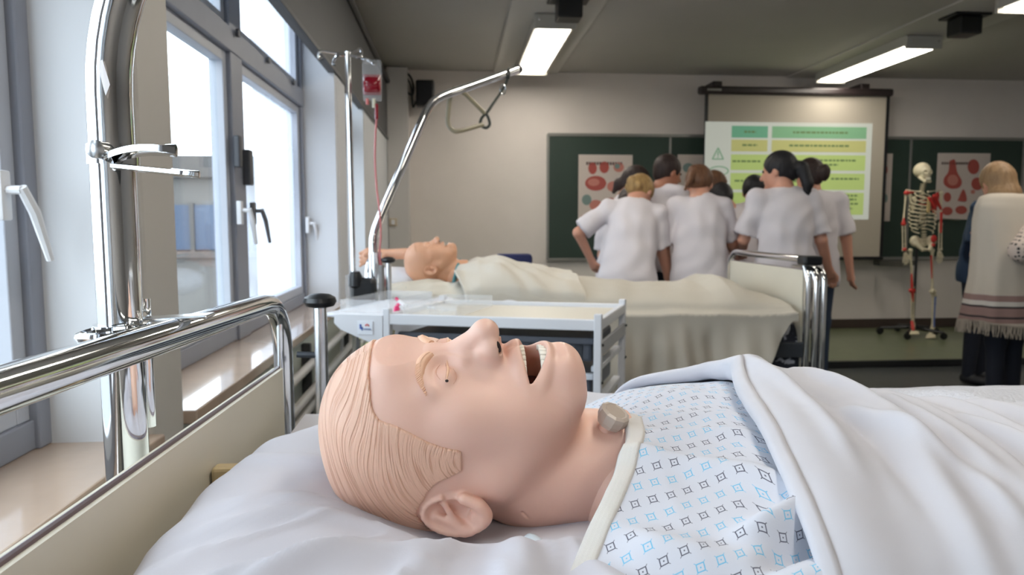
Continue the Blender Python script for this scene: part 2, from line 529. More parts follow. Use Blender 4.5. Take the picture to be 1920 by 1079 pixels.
# buildings across the street
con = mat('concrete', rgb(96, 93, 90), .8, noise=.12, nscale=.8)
con2 = mat('concrete_dark', rgb(78, 75, 73), .8, noise=.12, nscale=.6)
bglass = mat('blue_glazing', rgb(52, 66, 88), .3, noise=.15, nscale=.5)
bt = thing('concrete_building', 'grey concrete building with blue ribbon window across the street, seen through the panes', 'building', (-9, 22, -4))
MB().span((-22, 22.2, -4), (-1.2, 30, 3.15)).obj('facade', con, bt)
MB().span((-22, 21.95, 2.55), (-1.2, 22.4, 3.2), .02).obj('parapet', con2, bt)
x = -21.5
while x < -1.6:
    MB().span((x, 22.12, .40), (x + 1.6, 22.2, 1.75), .01).obj('window', bglass, bt)
    MB().span((x + 1.6, 22.05, .35), (x + 1.72, 22.2, 1.8), .01).obj('window_post', con2, bt)
    x += 1.72
MB().span((-22, 22.0, .15), (-1.2, 22.2, .36), .02).obj('ledge', con2, bt)
g = MB().span((-60, -30, -4.1), (-1.2, 60, -4)).obj('street_ground', mat('asphalt', rgb(120, 120, 122), .9), None); g['kind'] = 'structure'

# heating pipes under the far sill
hp = thing('heating_pipes', 'row of pale heating pipes running along the window wall below the sill', 'radiator', (-0.6, 2.6, .3))
for q in range(5):
    MB().tube([(-0.59 + .025 * (q % 2), 1.9, .62 - .085 * q), (-0.59 + .025 * (q % 2), 5.3, .62 - .085 * q)], .018, 10).obj('pipe', mat('pipe_paint', rgb(205, 200, 196), .35), hp, True)
for yy in (2.0, 3.1, 4.2, 5.2):
    MB().span((-.6585, yy, .25), (-.62, yy + .03, .68), .003).obj('bracket', mat('bracket', rgb(60, 60, 62), .5), hp)

# ------------------------------------------------------------------ ceiling strips and lamps
for i, xc in enumerate((0.75, 3.86)):
    s_ = MB().span((xc - .33, YR, ZC - .012), (xc + .33, YB, ZC + .01), .003)
    struct('trim_%d' % (9 + i), s_, strip_m)
tube_m = mat('lamp_diffuser', rgb(255, 240, 200), .4, emit=(1.0, .93, .82, 1), estr=14.0)
lampbody = mat('lamp_body', rgb(196, 194, 186), .4)
def lamp(xc, y0, y1, label):
    t = thing('ceiling_lamp', label, 'ceiling light', (xc, (y0 + y1) / 2, ZC - .01), 'fluorescent ceiling lamps')
    MB().span((xc - .15, y0, ZC - .095), (xc + .15, y1, ZC - .012), .006).obj('housing', lampbody, t)
    for y in (y0, y1):
        MB().span((xc - .155, y - .014, ZC - .122), (xc + .155, y + .014, ZC - .02), .004).obj('end_cap', lampbody, t)
    MB().span((xc - .125, y0 + .03, ZC - .112), (xc + .125, y1 - .03, ZC - .094), .006).obj('diffuser', tube_m, t)
    for sx in (-.12, .12):
        MB().ell((xc + sx, y0 - .018, ZC - .06), (.01, .006, .01)).obj('screw', chrome, t, True)
lamp(.76, 5.35, 7.0, 'lit fluorescent ceiling lamp above the tip of the lifting pole')
lamp(3.86, 5.7, 7.15, 'lit fluorescent ceiling lamp in front of the projection screen')
lamp(3.86, 3.0, 4.72, 'ceiling lamp cut by the top right corner of the view')
lamp(.76, 2.7, 4.3, 'ceiling lamp above the far bed')
lamp(.76, .0, 1.6, 'ceiling lamp above the near bed')
lamp(.76, -2.6, -1.0, 'ceiling lamp behind the viewpoint by the windows')
for k, (xc, yy, lb) in enumerate(((.80, 4.98, 'black box fixed to the ceiling in front of the left lamp'), (3.80, 5.15, 'black box fixed to the ceiling beside the right lamps'))):
    t = thing('ceiling_box', lb, 'ceiling box', (xc, yy, ZC - .012))
    MB().span((xc - .14, yy - .10, ZC - .03), (xc + .14, yy + .10, ZC - .012), .004).obj('mounting_plate', black_m, t)
    MB().span((xc - .085, yy - .08, ZC - .16), (xc + .085, yy + .08, ZC - .03), .01).obj('casing', black_m, t)

# ------------------------------------------------------------------ boards, screen, posters on the back wall
def W(px, py, y): return V(px, py, y=y)
board_m = mat('chalkboard_green', rgb(46, 64, 56), .55, noise=.15, nscale=2)
alu = mat('aluminium_trim', rgb(150, 150, 146), .35, .6)
YW = YB - .03
a = W(1027, 252, YW); b = W(1912, 487, YW)
zt, zb = a.z, W(1027, 488, YW).z
cb = thing('chalkboard', 'wide dark green chalkboard in hinged panels across the back wall', 'chalkboard', (a.x, YW, zb))
cuts = [1027, 1254, 1480, 1702, 1912]
for i in range(4):
    x0 = W(cuts[i], 370, YW).x; x1 = W(cuts[i + 1], 370, YW).x
    MB().span((x0 + .012, YW - .012, zb + .02), (x1 - .012, YW + .02, zt - .02)).obj('board_panel', board_m, cb)
    MB().span((x0 - .012, YW - .022, zb), (x0 + .012, YW + .025, zt), .003).obj('frame_post', alu, cb)
MB().span((x1 - .012, YW - .022, zb), (x1 + .012, YW + .025, zt), .003).obj('frame_post', alu, cb)
MB().span((a.x, YW - .022, zt - .02), (x1, YW + .025, zt + .012), .003).obj('frame_rail', alu, cb)
MB().span((a.x, YW - .022, zb - .012), (x1, YW + .025, zb + .02), .003).obj('frame_rail', alu, cb)
MB().span((W(1640, 480, YW).x, YW - .10, zb - .07), (W(1705, 480, YW).x, YW + .02, zb - .015), .004).obj('chalk_tray', mat('tray', rgb(92, 90, 84), .5), cb)

ys = 7.18
scn = thing('projection_screen', 'pull down projection screen showing a green and yellow table slide', 'screen', (W(1490, 486, ys).x, ys, W(1490, 486, ys).z))
a = W(1310, 162, ys); b = W(1671, 182, ys)
MB().span((a.x, ys - .05, b.z), (b.x, ys + .05, a.z), .02).obj('case', mat('screen_case', rgb(44, 36, 36), .4), scn)
MB().span((W(1318, 0, ys).x + .05, ys - .052, (a.z + b.z) / 2 - .012), (a.x + .22, ys - .048, (a.z + b.z) / 2 + .01), .001).obj('case_badge', alu, scn)
for px in (1345, 1622):
    c = W(px, 160, ys); MB().span((c.x - .05, ys - .01, a.z - .015), (c.x + .05, YB - .001, a.z + .055), .01).obj('bracket', MATS['screen_case'], scn)
a = W(1322, 180, ys); b = W(1654, 486, ys)
scr = mat('screen_cloth', rgb(172, 164, 150), .8)
MB().span((a.x + .03, ys - .003, b.z + .02), (b.x - .03, ys + .003, a.z + .02)).obj('screen_cloth', scr, scn)
MB().span((a.x, ys - .005, b.z), (a.x + .035, ys + .005, a.z + .02)).obj('black_border', black_m, scn)
MB().span((b.x - .035, ys - .005, b.z), (b.x, ys + .005, a.z + .02)).obj('black_border', black_m, scn)
MB().tube([(a.x, ys, b.z + .01), (b.x, ys, b.z + .01)], .018, 10).obj('bottom_bar', black_m, scn, True)
def glow(name, c, k=1.0):  # projected light is put into the slide as emission, there is no projector
    return mat(name, (c[0] * .35, c[1] * .35, c[2] * .35, 1), .8, emit=c, estr=k)
SL = .36
sx0, sx1 = W(1328, 0, ys).x, W(1646, 0, ys).x
sz1, sz0 = W(1480, 230, ys).z, W(1480, 412, ys).z
def S(u, v): return (sx0 + (sx1 - sx0) * u, sz1 + (sz0 - sz1) * v)
sl = MB().span((sx0, ys - .006, sz0), (sx1, ys - .0035, sz1)).obj('slide', glow('slide_white', rgb(222, 226, 214), SL), scn)
def cell(u0, v0, u1, v1, m, d=.0075, nm='slide_cell'):
    p = S(u0, v0); q = S(u1, v1)
    MB().span((p[0], ys - d, q[1]), (q[0], ys - .006, p[1])).obj(nm, m, sl)
hd = glow('slide_header', rgb(118, 184, 148), SL); hd2 = glow('slide_header_two', rgb(140, 192, 146), SL)
y1_ = glow('slide_yellow', rgb(208, 206, 132), SL); g1 = glow('slide_green', rgb(198, 220, 132), SL)
cell(.155, .04, .37, .16, hd); cell(.395, .04, .965, .16, hd2)
cell(.155, .18, .37, .30, y1_); cell(.395, .18, .965, .30, y1_)
for (v0, v1) in ((.33, .49), (.52, .69), (.72, .95)):
    cell(.155, v0, .37, v1, g1); cell(.37, v0, .965, v1, g1)
inkm = glow('slide_ink', rgb(120, 146, 92), SL * .8)
for (u0, u1, v) in ((.23, .30, .10), (.52, .85, .10), (.22, .31, .235), (.50, .86, .235), (.165, .33, .40), (.66, .91, .385), (.72, .80, .43),
                    (.18, .33, .60), (.76, .93, .575), (.80, .93, .75), (.80, .92, .79), (.80, .93, .835), (.84, .90, .885), (.42, .6, .40), (.42, .62, .6)):
    u = u0
    while u < u1:
        L = .012 + .018 * random.random()
        cell(u, v - .010, min(u + L, u1), v + .010, inkm, .0085, 'text_mark'); u += L + .006
t = MB()
p = [S(.045, .38), S(.11, .38), S(.0775, .265)]
for i in range(3):
    q, r_ = p[i], p[(i + 1) % 3]
    t.tube([(q[0], ys - .009, q[1]), (r_[0], ys - .009, r_[1])], .006, 6)
t.span((S(.0745, 0)[0], ys - .012, S(0, .345)[1]), (S(.0805, 0)[0], ys - .007, S(0, .30)[1])).span((S(.0745, 0)[0], ys - .012, S(0, .368)[1]), (S(.0805, 0)[0], ys - .007, S(0, .355)[1]))
t.obj('warning_triangle', glow('slide_icon', rgb(132, 178, 140), SL), sl)
t = MB(); c = S(.085, .5)
t.tube([(c[0] + .10 * math.cos(k * PI / 8), ys - .009, c[1] + .045 * math.sin(k * PI / 8)) for k in range(17)], .006, 6); t.obj('ring_icon', MATS['slide_icon'], sl)
t = MB(); c = S(.085, .72)
t.tube([(c[0] - .05, ys - .009, c[1] - .05), (c[0], ys - .009, c[1] + .06), (c[0] + .05, ys - .009, c[1] - .05)], .006, 6); t.obj('arrow_icon', MATS['slide_icon'], sl)

paper = mat('poster_paper', rgb(206, 194, 186), .6)
red = mat('poster_red', rgb(172, 84, 76), .6); pink = mat('poster_pink', rgb(196, 128, 116), .6); pteal = mat('poster_teal', rgb(120, 140, 136), .6); pink2 = mat('poster_dark', rgb(84, 60, 60), .6)
YP = YW - .025
def blob(pts, nm, m, parent, d=.004):
    q = [W(x_, y_, YP) for (x_, y_) in pts]; n = len(q)
    c = sum(q, Vector()) / n
    out = smooth_path(q + [q[0]], 4)[:-1]
    MB().prism([(p_.x, p_.z) for p_ in out], YP - d, YP - .001, 'xz').obj(nm, m, parent)
def oval(x_, y_, rx, ry, m, parent, d=.004, nm='printed_organ', rot=0):
    blob([(x_ + rx * math.cos(k) * math.cos(rot) - ry * math.sin(k) * math.sin(rot), y_ + rx * math.cos(k) * math.sin(rot) + ry * math.sin(k) * math.cos(rot)) for k in [2 * PI * q / 10 for q in range(10)]], nm, m, parent, d)
def poster(x0, y0, x1, y1, label):
    a = W(x0, y0, YP); b = W(x1, y1, YP)
    t = thing('anatomy_poster', label, 'poster', ((a.x + b.x) / 2, YP, b.z))
    MB().span((a.x, YP - .001, b.z), (b.x, YP + .006, a.z)).obj('sheet', paper, t)
    return t
p1 = poster(1085, 290, 1184, 423, 'white anatomy poster with red organs on the left board panel')
for k in range(14): MB().span((W(1102 + k * 5, 0, YP).x, YP - .004, W(0, 302, YP).z), (W(1105.5 + k * 5, 0, YP).x, YP, W(0, 296, YP).z)).obj('title_mark', pink2, p1)
oval(1111, 316, 8, 11, red, p1); oval(1133, 314, 9, 11, red, p1); oval(1160, 314, 10, 9, pink, p1); oval(1157, 312, 5, 5, pteal, p1, .006)
oval(1117, 344, 20, 14, red, p1); oval(1113, 342, 11, 7, pink, p1, .006); oval(1150, 350, 12, 10, pink, p1)
oval(1100, 375, 9, 10, pteal, p1); oval(1117, 385, 12, 10, pink, p1); oval(1145, 385, 12, 14, red, p1)
for k in range(4): oval(1093 + 12 * k, 408, 4, 4, red, p1)
p2_ = poster(1271, 290, 1319, 420, 'anatomy poster partly hidden behind the screen and the tall student')
oval(1290, 315, 10, 9, pteal, p2_); oval(1305, 340, 12, 16, red, p2_); oval(1285, 370, 10, 14, pink, p2_)
p3_ = poster(1640, 288, 1668, 415, 'narrow visible edge of an anatomy poster right of the screen')
oval(1660, 318, 4, 9, red, p3_); oval(1660, 372, 4, 8, pteal, p3_)
p4_ = poster(1759, 287, 1850, 412, 'anatomy poster with red hearts behind the skeleton')
for k in range(12): MB().span((W(1782 + k * 4.6, 0, YP).x, YP - .004, W(0, 296, YP).z), (W(1785 + k * 4.6, 0, YP).x, YP, W(0, 291, YP).z)).obj('title_mark', pink2, p4_)
blob([(1780, 302), (1790, 300), (1794, 322), (1803, 340), (1798, 352), (1782, 354), (1770, 346), (1770, 334), (1778, 322)], 'printed_organ', red, p4_)
oval(1786, 338, 10, 10, pink, p4_, .006)
oval(1825, 313, 11, 14, red, p4_); oval(1832, 345, 11, 12, red, p4_); oval(1776, 370, 7, 9, red, p4_); blob([(1795, 377), (1806, 355), (1812, 377)], 'printed_organ', red, p4_)
oval(1776, 396, 10, 8, red, p4_); oval(1802, 394, 11, 8, red, p4_); oval(1824, 360, 4, 4, pink, p4_)
MB().tube([W(1765, 411, YP - .02), W(1800, 413, YP - .02), W(1790, 412, YP - .02)], .01, 6).obj('magnet_strip', chrome_soft, p4_)

# speaker, cables, switch on the back wall
ysp = 7.26
a = W(780, 152, ysp); b = W(815, 202, ysp)
t = thing('wall_speaker', 'small black loudspeaker mounted high on the back wall', 'speaker', ((a.x + b.x) / 2, ysp, b.z))
MB().span((a.x, ysp - .09, b.z), (b.x, ysp + .07, a.z), .02).obj('cabinet', black_m, t)
MB().span((a.x + .015, ysp - .1, b.z + .02), (b.x - .015, ysp - .088, a.z - .02), .01).obj('grille', mat('grille', rgb(18, 20, 26), .8, bump=.4, bscale=400), t)
MB().box(((a.x + b.x) / 2, ysp + .12, (a.z + b.z) / 2), (.05, .12, .06), .005).obj('bracket', black_m, t)
cbl = smooth_path([W(748, 134, 7.3), W(752, 150, 7.28), W(762, 170, 7.28), W(773, 178, 7.28), W(775, 160, 7.28), W(768, 142, 7.28), W(755, 135, 7.28), W(770, 160, 7.28), W(774, 200, 7.28), W(780, 190, 7.26)], 6)
t = MB().tube(cbl, .011, 8).obj('speaker_cable', black_m, None, True); tag(t, 'looped black cable hanging beside the wall loudspeaker', 'cable')
a = W(737, 417, 7.24); MB_ = MB().box((a.x, 7.25, a.z), (.08, .014, .08), .006)
t = thing('light_switch', 'small cream light switch on the corner column', 'switch', (a.x, 7.25, a.z - .04))
MB_.obj('plate', mat('switch_plate', rgb(196, 182, 160), .4), t); MB().box((a.x, 7.24, a.z), (.035, .012, .05), .004).obj('rocker', white_m, t)

# blue chair by the back wall
yc = 5.0
a = W(927, 476, yc); b = W(998, 507, yc); cx = (a.x + b.x) / 2
t = thing('blue_chair', 'blue upholstered chair standing behind the far bed', 'chair', (cx, yc, 0))
blu = mat('blue_fabric', rgb(36, 44, 92), .8, noise=.15, nscale=60)
MB().box((cx, yc, a.z - .16), (b.x - a.x, .06, .32), .035).obj('backrest', blu, t, True)
MB().box((cx, yc - .26, .47), (.46, .44, .07), .03).obj('seat', blu, t, True)
for sx in (-.2, .2):
    MB().tube([(cx + sx, yc + .04, 0), (cx + sx, yc + .03, .5), (cx + sx, yc + .035, a.z - .12)], .012, 8).obj('back_post', black_m, t, True)
    MB().tube([(cx + sx, yc - .44, 0), (cx + sx, yc - .42, .45)], .012, 8).obj('leg', black_m, t, True)
# ------------------------------------------------------------------ beds
panel_m = mat('bed_panel', rgb(206, 200, 184), .45, noise=.04, nscale=6)
edge_m = mat('panel_edge', rgb(98, 84, 88), .4)
matt_m = mat('mattress_cover', rgb(214, 214, 220), .6, noise=.05, nscale=10, bump=.2, bscale=60)
steel_m = mat('bed_steel', rgb(70, 74, 80), .35, .4)
def bed(label, x0, x1, y0, y1, ztube, zpan, zm, tilt, ztf, zpf):
    t = thing('hospital_bed', label, 'bed', ((x0 + x1) / 2, (y0 + y1) / 2, 0))
    R, r = .10, .0165
    for (x, zt_, zp_, nm, tl) in ((x0, ztube, zpan, 'headboard', tilt), (x1, ztf, zpf, 'footboard', 0)):
        sgn = -1 if nm == 'headboard' else 1
        def zz(y, z): return z + tl * (y - (y0 + y1) / 2)
        pts = [Vector((x, y0, .25)), Vector((x, y0, zz(y0, zt_) - R))]
        pts += arc((x, y0 + R, zz(y0, zt_) - R), R, PI, PI / 2, 8, (0, 1, 0), (0, 0, 1))[1:]
        pts += [Vector((x, y, zz(y, zt_))) for y in np.linspace(y0 + R + .03, y1 - R - .03, 12)]
        pts += arc((x, y1 - R, zz(y1, zt_) - R), R, PI / 2, 0, 8, (0, 1, 0), (0, 0, 1))
        pts += [Vector((x, y1, .25))]
        MB().tube(pts, r, 20).obj(nm + '_tube', chrome, t, True)
        p = MB().prism([(y0 + .03, .42), (y1 - .035, .42), (y1 - .035, zz(y1, zp_)), (y0 + .03, zz(y0, zp_))], x - .010, x + .008, 'yz')
        pn = p.obj(nm + '_panel', panel_m, t)
        MB().tube([(x - .001, y0 + .03, zz(y0, zp_)), (x - .001, y1 - .035, zz(y1, zp_))], .0035 if nm == 'headboard' else .004, 8).obj('edge_strip', edge_m, pn, True)
        for yy in (y0 + .035, y1 - .035):
            MB().tube([(x + .004, yy, zz(yy, zp_) - .2), (x + .004, yy, zz(yy, zt_) - .012)], .006, 10).obj('panel_rod', chrome, t, True)
    MB().span((x0 + .05, y0 + .02, zm - .13), (x1 - .05, y1 - .02, zm), .04).obj('mattress', matt_m, t, True)
    for y in (y0 + .02, y1 - .02):
        MB().span((x0, y - .015, zm - .22), (x1, y + .015, zm - .15), .005).obj('side_rail', steel_m, t)
    MB().span((x0 + .2, y0 + .2, zm - .20), (x1 - .2, y1 - .2, zm - .15), .01).obj('lying_surface', steel_m, t)
    MB().span((x0 + .1, y0 + .12, .22), (x1 - .05, y1 - .12, .30), .01).obj('base_frame', steel_m, t)
    for xx in (x0 + .45, x1 - .45):
        for s_ in (-1, 1):
            MB().tube([(xx - .12 * s_, y0 + .25, .30), (xx + .12 * s_, y0 + .25, zm - .2)], .02, 8).obj('lift_arm', steel_m, t, True)
            MB().tube([(xx - .12 * s_, y1 - .25, .30), (xx + .12 * s_, y1 - .25, zm - .2)], .02, 8).obj('lift_arm', steel_m, t, True)
    for xx in (x0 + .12, x1 - .08):
        for yy in (y0 + .1, y1 - .1):
            c = MB().lathe((xx, yy - .02, .075), [(.02, 0), (.072, .004), (.075, .02), (.072, .036), (.02, .04)], 18, 'y').obj('caster', rubber_m, t, True)
            MB().tube([(xx, yy, .07), (xx, yy, .24)], .018, 8).obj('caster_fork', steel_m, c, True)
    return t
nb = bed('near hospital bed with chrome headboard tube and the large manikin head on it', -.30, 1.78, .30, 1.265, 1.082, .966, .87, -.028, 1.0, .9)
# headboard end post with a black mushroom cap
def cap_post(parent, x, y, z, nm='corner_post'):
    p = MB().tube([(x, y, .3), (x, y, z - .015)], .0125, 14).obj(nm, chrome_soft, parent, True)
    MB().lathe((x, y, z - .018), [(.010, 0), (.026, .004), (.031, .012), (.029, .020), (.018, .026), (.003, .028)], 20).obj('mushroom_cap', black_m, p, True)
cp = V(600, 572, y=1.36)
cap_post(nb, cp.x, cp.y, cp.z + .012)
MB().tube([(cp.x, cp.y, .95), (cp.x - .045, cp.y, .952)], .006, 8).obj('post_stop', steel_m, nb, True)
MB().box((-.274, .86, .895), (.032, .022, .028), .004).obj('mattress_stop', mat('beige_stop', rgb(196, 178, 140), .5), nb)

# near lifting pole with its clips, tag and rod
def pole_near():
    c = V(226, 600, y=.77)
    x, y = c.x, c.y
    t = thing('lifting_pole', 'thick shiny chrome lifting pole bending over the near headboard', 'pole', (x, y, 0))
    R = .30
    pts = [Vector((x, y, .45)), Vector((x, y, .9)), Vector((x, y, 1.1)), Vector((x, y, 1.33))]
    pts += arc((x + R, y, 1.33), R, PI, PI - 1.15, 14, (1, 0, 0), (0, 0, 1))[1:]
    d = (pts[-1] - pts[-2]).normalized()
    pts += [pts[-1] + d * .15, pts[-1] + d * .35]
    e = pts[-1]
    pts += arc(e + Vector((d.z, 0, -d.x)) * .12, .12, 0, .95, 6, (-d.z, 0, d.x), tuple(d))[1:]
    d2 = (pts[-1] - pts[-2]).normalized(); pts += [pts[-1] + d2 * .35]
    MB().tube(pts, .0212, 28).obj('tube', chrome, t, True)
    # two hook clips
    q = V(200, 288, y=.75)
    cl = MB()
    cl.tube([(x + .001, y, q.z - .010), (x + .001, y, q.z + .010)], .0245, 24)
    cl.obj('clip_collar', chrome, t, True)
    cl = MB().lathe((q.x, y - .045, q.z + .002), [(.004, 0), (.009, .002), (.009, .045), (.004, .047)], 16, 'y').obj('clip_pin', chrome_soft, t, True)
    def paddle(pa, pb, wd, th, up):
        g_ = MB(); n = 10; v = []; f = []
        for i in range(n + 1):
            s_ = i / n; c_ = Vector(pa).lerp(Vector(pb), s_); c_.z += up * math.sin(PI * s_)
            ww = wd * (.45 + .55 * math.sin(PI * min(1, s_ * .62 + .18))) * (1 if s_ < .86 else math.sqrt(max(0.06, 1 - ((s_ - .86) / .14) ** 2)))
            for (sy, sz) in ((-1, -.5), (-1, .5), (0, 1), (1, .5), (1, -.5), (0, -1)):
                v.append(c_ + Vector((0, sy * ww, sz * th)))
        for i in range(n):
            for k in range(6):
                f.append((i * 6 + k, i * 6 + (k + 1) % 6, (i + 1) * 6 + (k + 1) % 6, (i + 1) * 6 + k))
        f.append(tuple(range(6))); f.append(tuple(n * 6 + k for k in range(5, -1, -1)))
        return g_.add(v, f)
    a = V(208, 296, y=.745); b = V(331, 283, y=.70)
    paddle(a, b, .020, .006, .004).obj('upper_hook', chrome, t, True)
    a = V(216, 312, y=.745); b = V(374, 328, y=.68)
    paddle(a, b, .014, .0035, .0).obj('lower_hook', chrome, t, True)
    a = V(212, 268 + 60, y=.745)
    # lower bracket that holds the pole to the headboard tube
    q = V(205, 628, y=.76)
    MB().tube([(x, y, q.z - .004), (x, y, q.z + .010)], .026, 24).obj('pole_socket', chrome, t, True)
    MB().tube(smooth_path([(x - .02, y, q.z + .004), (x - .022, y - .04, q.z + .002), (x + .01, y - .05, q.z + .004), (x + .05, y - .01, q.z + .008)], 5), .005, 8).obj('spring_clip', chrome, t, True)
    MB().box((x + .045, y + .03, q.z + .012), (.075, .03, .004), .0015, Matrix.Rotation(-.05, 3, 'Y')).obj('locking_plate', chrome_soft, t)
    # paper tag
    tg = [V(181, 118, y=.755), V(192, 113, y=.748), V(206, 160, y=.740), V(198, 180, y=.742), V(190, 150, y=.75)]
    v = [p_ for p_ in tg] + [p_ + Vector((.0015, -.003, 0)) for p_ in tg]
    g_ = MB().add(v, [(0, 1, 2, 3, 4), (9, 8, 7, 6, 5)] + [(i, i + 5, (i + 1) % 5 + 5, (i + 1) % 5) for i in range(5)])
    tag(g_.obj('paper_tag', mat('tag_paper', rgb(214, 206, 204), .7), t), 'torn white paper label')
    # second slim rod
    a = V(267, 520, y=.85)
    MB().tube([(a.x, .85, V(268, 800, y=.85).z), (a.x, .85, V(268, 560, y=.85).z)], .0075, 12).obj('side_rod', chrome, t, True)
    for zz in (V(268, 590, y=.85).z, V(268, 640, y=.85).z):
        MB().tube([(x, y, zz), (a.x, .85, zz)], .006, 8).obj('rod_clamp', chrome_soft, t, True)
    return t
pole_near()

# far bed
fb = bed('far hospital bed with white footboard between the students and the trolley', -.37, 1.615, 3.12, 4.05, 1.03, .93, .80, 0, 1.035, .985)
cp2 = V(728, 486, y=3.06)
cap_post(fb, cp2.x, 3.06, cp2.z)
# extra chrome handle on the far footboard corner
for dx in (.0, .036):
    MB().tube([(1.635 + dx, 3.082, .45), (1.635 + dx, 3.082, .93)] + arc((1.635 + dx, 3.142, .93), .06, PI, PI / 2, 5, (0, 1, 0), (0, 0, 1))[1:] + [Vector((1.635 + dx, 3.30, .99))], .014, 12).obj('grab_rail', chrome, fb, True)
MB().box((1.625, 3.13, 1.03), (.09, .08, .045), .012).obj('corner_bracket', black_m, fb)
# black and white patterned bag hanging under the foot end
def patmat():
    m = mat('patterned_cloth', rgb(30, 34, 48), .7)
    nt = m.node_tree; b = nt.nodes['Principled BSDF']
    tc = nt.nodes.new('ShaderNodeTexCoord'); n = nt.nodes.new('ShaderNodeTexNoise'); n.inputs['Scale'].default_value = 26
    cr = nt.nodes.new('ShaderNodeValToRGB'); cr.color_ramp.interpolation = 'EASE'
    cr.color_ramp.elements[0].position = .56; cr.color_ramp.elements[0].color = rgb(28, 32, 46)
    cr.color_ramp.elements[1].position = .62; cr.color_ramp.elements[1].color = rgb(178, 180, 192)
    nt.links.new(tc.outputs['Object'], n.inputs['Vector']); nt.links.new(n.outputs['Fac'], cr.inputs[0]); nt.links.new(cr.outputs[0], b.inputs['Base Color'])
    return m
G = Grid((1.25, 3.14, .30), (1.78, 3.5, .95), .012)
G.ell((1.50, 3.25, .60), (.17, .10, .17), 0).ell((1.56, 3.25, .48), (.13, .10, .16), .05)
G.fn((1.25, 3.14, .30), (1.78, 3.5, .95), lambda X, Y, Z: -(.012 * np.sin(X * 60 + Z * 25) * np.sin(Z * 45) + .05) + 0 * Y, 0, 'add') if False else None
P, Q = G.mesh('x')
b = link('patterned_bag', mesh_np('patterned_bag', P, Q), patmat()); tag(b, 'black and white patterned cloth bag hanging at the foot of the far bed', 'bag')

# far lifting pole and trapeze grip
y0 = 3.08
pz = [V(706, 640, y=y0), V(704, 560, y=y0), V(702, 500, y=y0), V(700, 462, y=y0), V(702, 440, y=3.09), V(712, 410, y=3.10), V(752, 318, y=3.14), V(788, 235, y=3.19), V(800, 208, y=3.21), V(814, 190, y=3.24), V(836, 178, y=3.28), V(880, 163, y=3.38), V(970, 131, y=3.58)]
t = thing('lifting_pole', 'slim chrome lifting pole leaning over the far manikin', 'pole', (pz[0].x, y0, .4))
MB().tube([Vector((pz[0].x, y0, .35))] + smooth_path(pz, 5), .019, 16).obj('tube', chrome, t, True)
e = pz[-1]; MB().tube([e, e + (pz[-1] - pz[-2]).normalized() * .02], .021, 12).obj('end_cap', black_m, t, True)
q = V(704, 500, y=y0); MB().tube([(q.x, y0, q.z - .12), (q.x, y0, q.z + .06)], .028, 16).obj('pole_sleeve', chrome, t, True)
gr = thing('trapeze_grip', 'beige triangular trapeze grip hung from the far lifting pole by a dark strap', 'grip', tuple(V(880, 245, y=3.4)))
gm = mat('grip_paint', rgb(150, 142, 120), .4)
tri = smooth_path([V(852, 166, y=3.34), V(845, 176, y=3.33), V(841, 205, y=3.32), V(840, 232, y=3.32), V(850, 245, y=3.32), V(865, 245, y=3.33), V(905, 234, y=3.42)], 5)
MB().tube(tri, .011, 10).obj('grip_bar', gm, gr, True)
MB().tube([V(852, 166, y=3.34), V(872, 176, y=3.36), V(910, 214, y=3.44)], .010, 10).obj('grip_side', gm, gr, True)
st = smooth_path([V(954, 140, y=3.53), V(948, 158, y=3.52), V(938, 175, y=3.5), V(924, 195, y=3.46), V(914, 210, y=3.44), V(903, 222, y=3.43), V(901, 234, y=3.43), V(911, 240, y=3.43), V(918, 234, y=3.43), V(916, 222, y=3.43), V(911, 212, y=3.44)], 5)
MB().tube(st, .007, 8).obj('strap', mat('strap', rgb(62, 66, 62), .7), gr, True)
q = V(943, 168, y=3.5); MB().tube([q + Vector((.014 * math.cos(k * PI / 4), 0, .024 * math.sin(k * PI / 4))) for k in range(9)], .004, 6).obj('strap_buckle', chrome_soft, gr, True)
q = V(954, 138, y=3.53); MB().tube([q + Vector((0, .024 * math.cos(k * PI / 4), .024 * math.sin(k * PI / 4))) for k in range(9)], .005, 6).obj('pole_hook', MATS['strap'], gr, True)

# IV stand
yi = 3.0
a = V(652, 97, y=yi)
iv = thing('infusion_stand', 'tall slim chrome infusion stand with four hooks by the window', 'stand', (a.x, yi, 0))
MB().tube([(a.x + .012, yi, .08), (a.x + .004, yi, 1.3), (a.x, yi, a.z)], .0105, 14).obj('pole', chrome, iv, True)
MB().tube([(a.x + .012, yi, .08), (a.x + .012, yi, .98)], .018, 14).obj('lower_pole', chrome_soft, iv, True)
MB().lathe((a.x + .012, yi, .93), [(.02, 0), (.03, .01), (.03, .05), (.02, .07)], 14).obj('height_clamp', black_m, iv, True)
MB().tube([(a.x, yi, .97), (a.x + .05, yi, .965)], .01, 8).obj('clamp_knob', black_m, iv, True)
for (ex, ey, px, py) in ((600, 96, 606, 110), (632, 104, 628, 122), (676, 92, 668, 108), (690, 112, 700, 118)):
    p = V(ex, ey, y=yi + (.03 if ex > 650 else -.02)); q = V(px, py, y=yi)
    MB().tube(smooth_path([a + Vector((0, 0, -.012)), a.lerp(p, .6) + Vector((0, 0, -.004)), p, p.lerp(q, .5) + Vector((.012 if ex > 650 else -.012, 0, -.01)), q], 4), .0055, 8).obj('hook', chrome, iv, True)
for k in range(5):
    an = k * 2 * PI / 5 + .3
    lg = MB().tube([(a.x + .012, yi, .11), (a.x + .012 + .17 * math.cos(an), yi + .17 * math.sin(an), .085)], .013, 8).obj('leg', chrome_soft, iv, True)
    MB().ell((a.x + .012 + .17 * math.cos(an), yi + .17 * math.sin(an), .04), (.03, .02, .038)).obj('caster', black_m, lg, True)
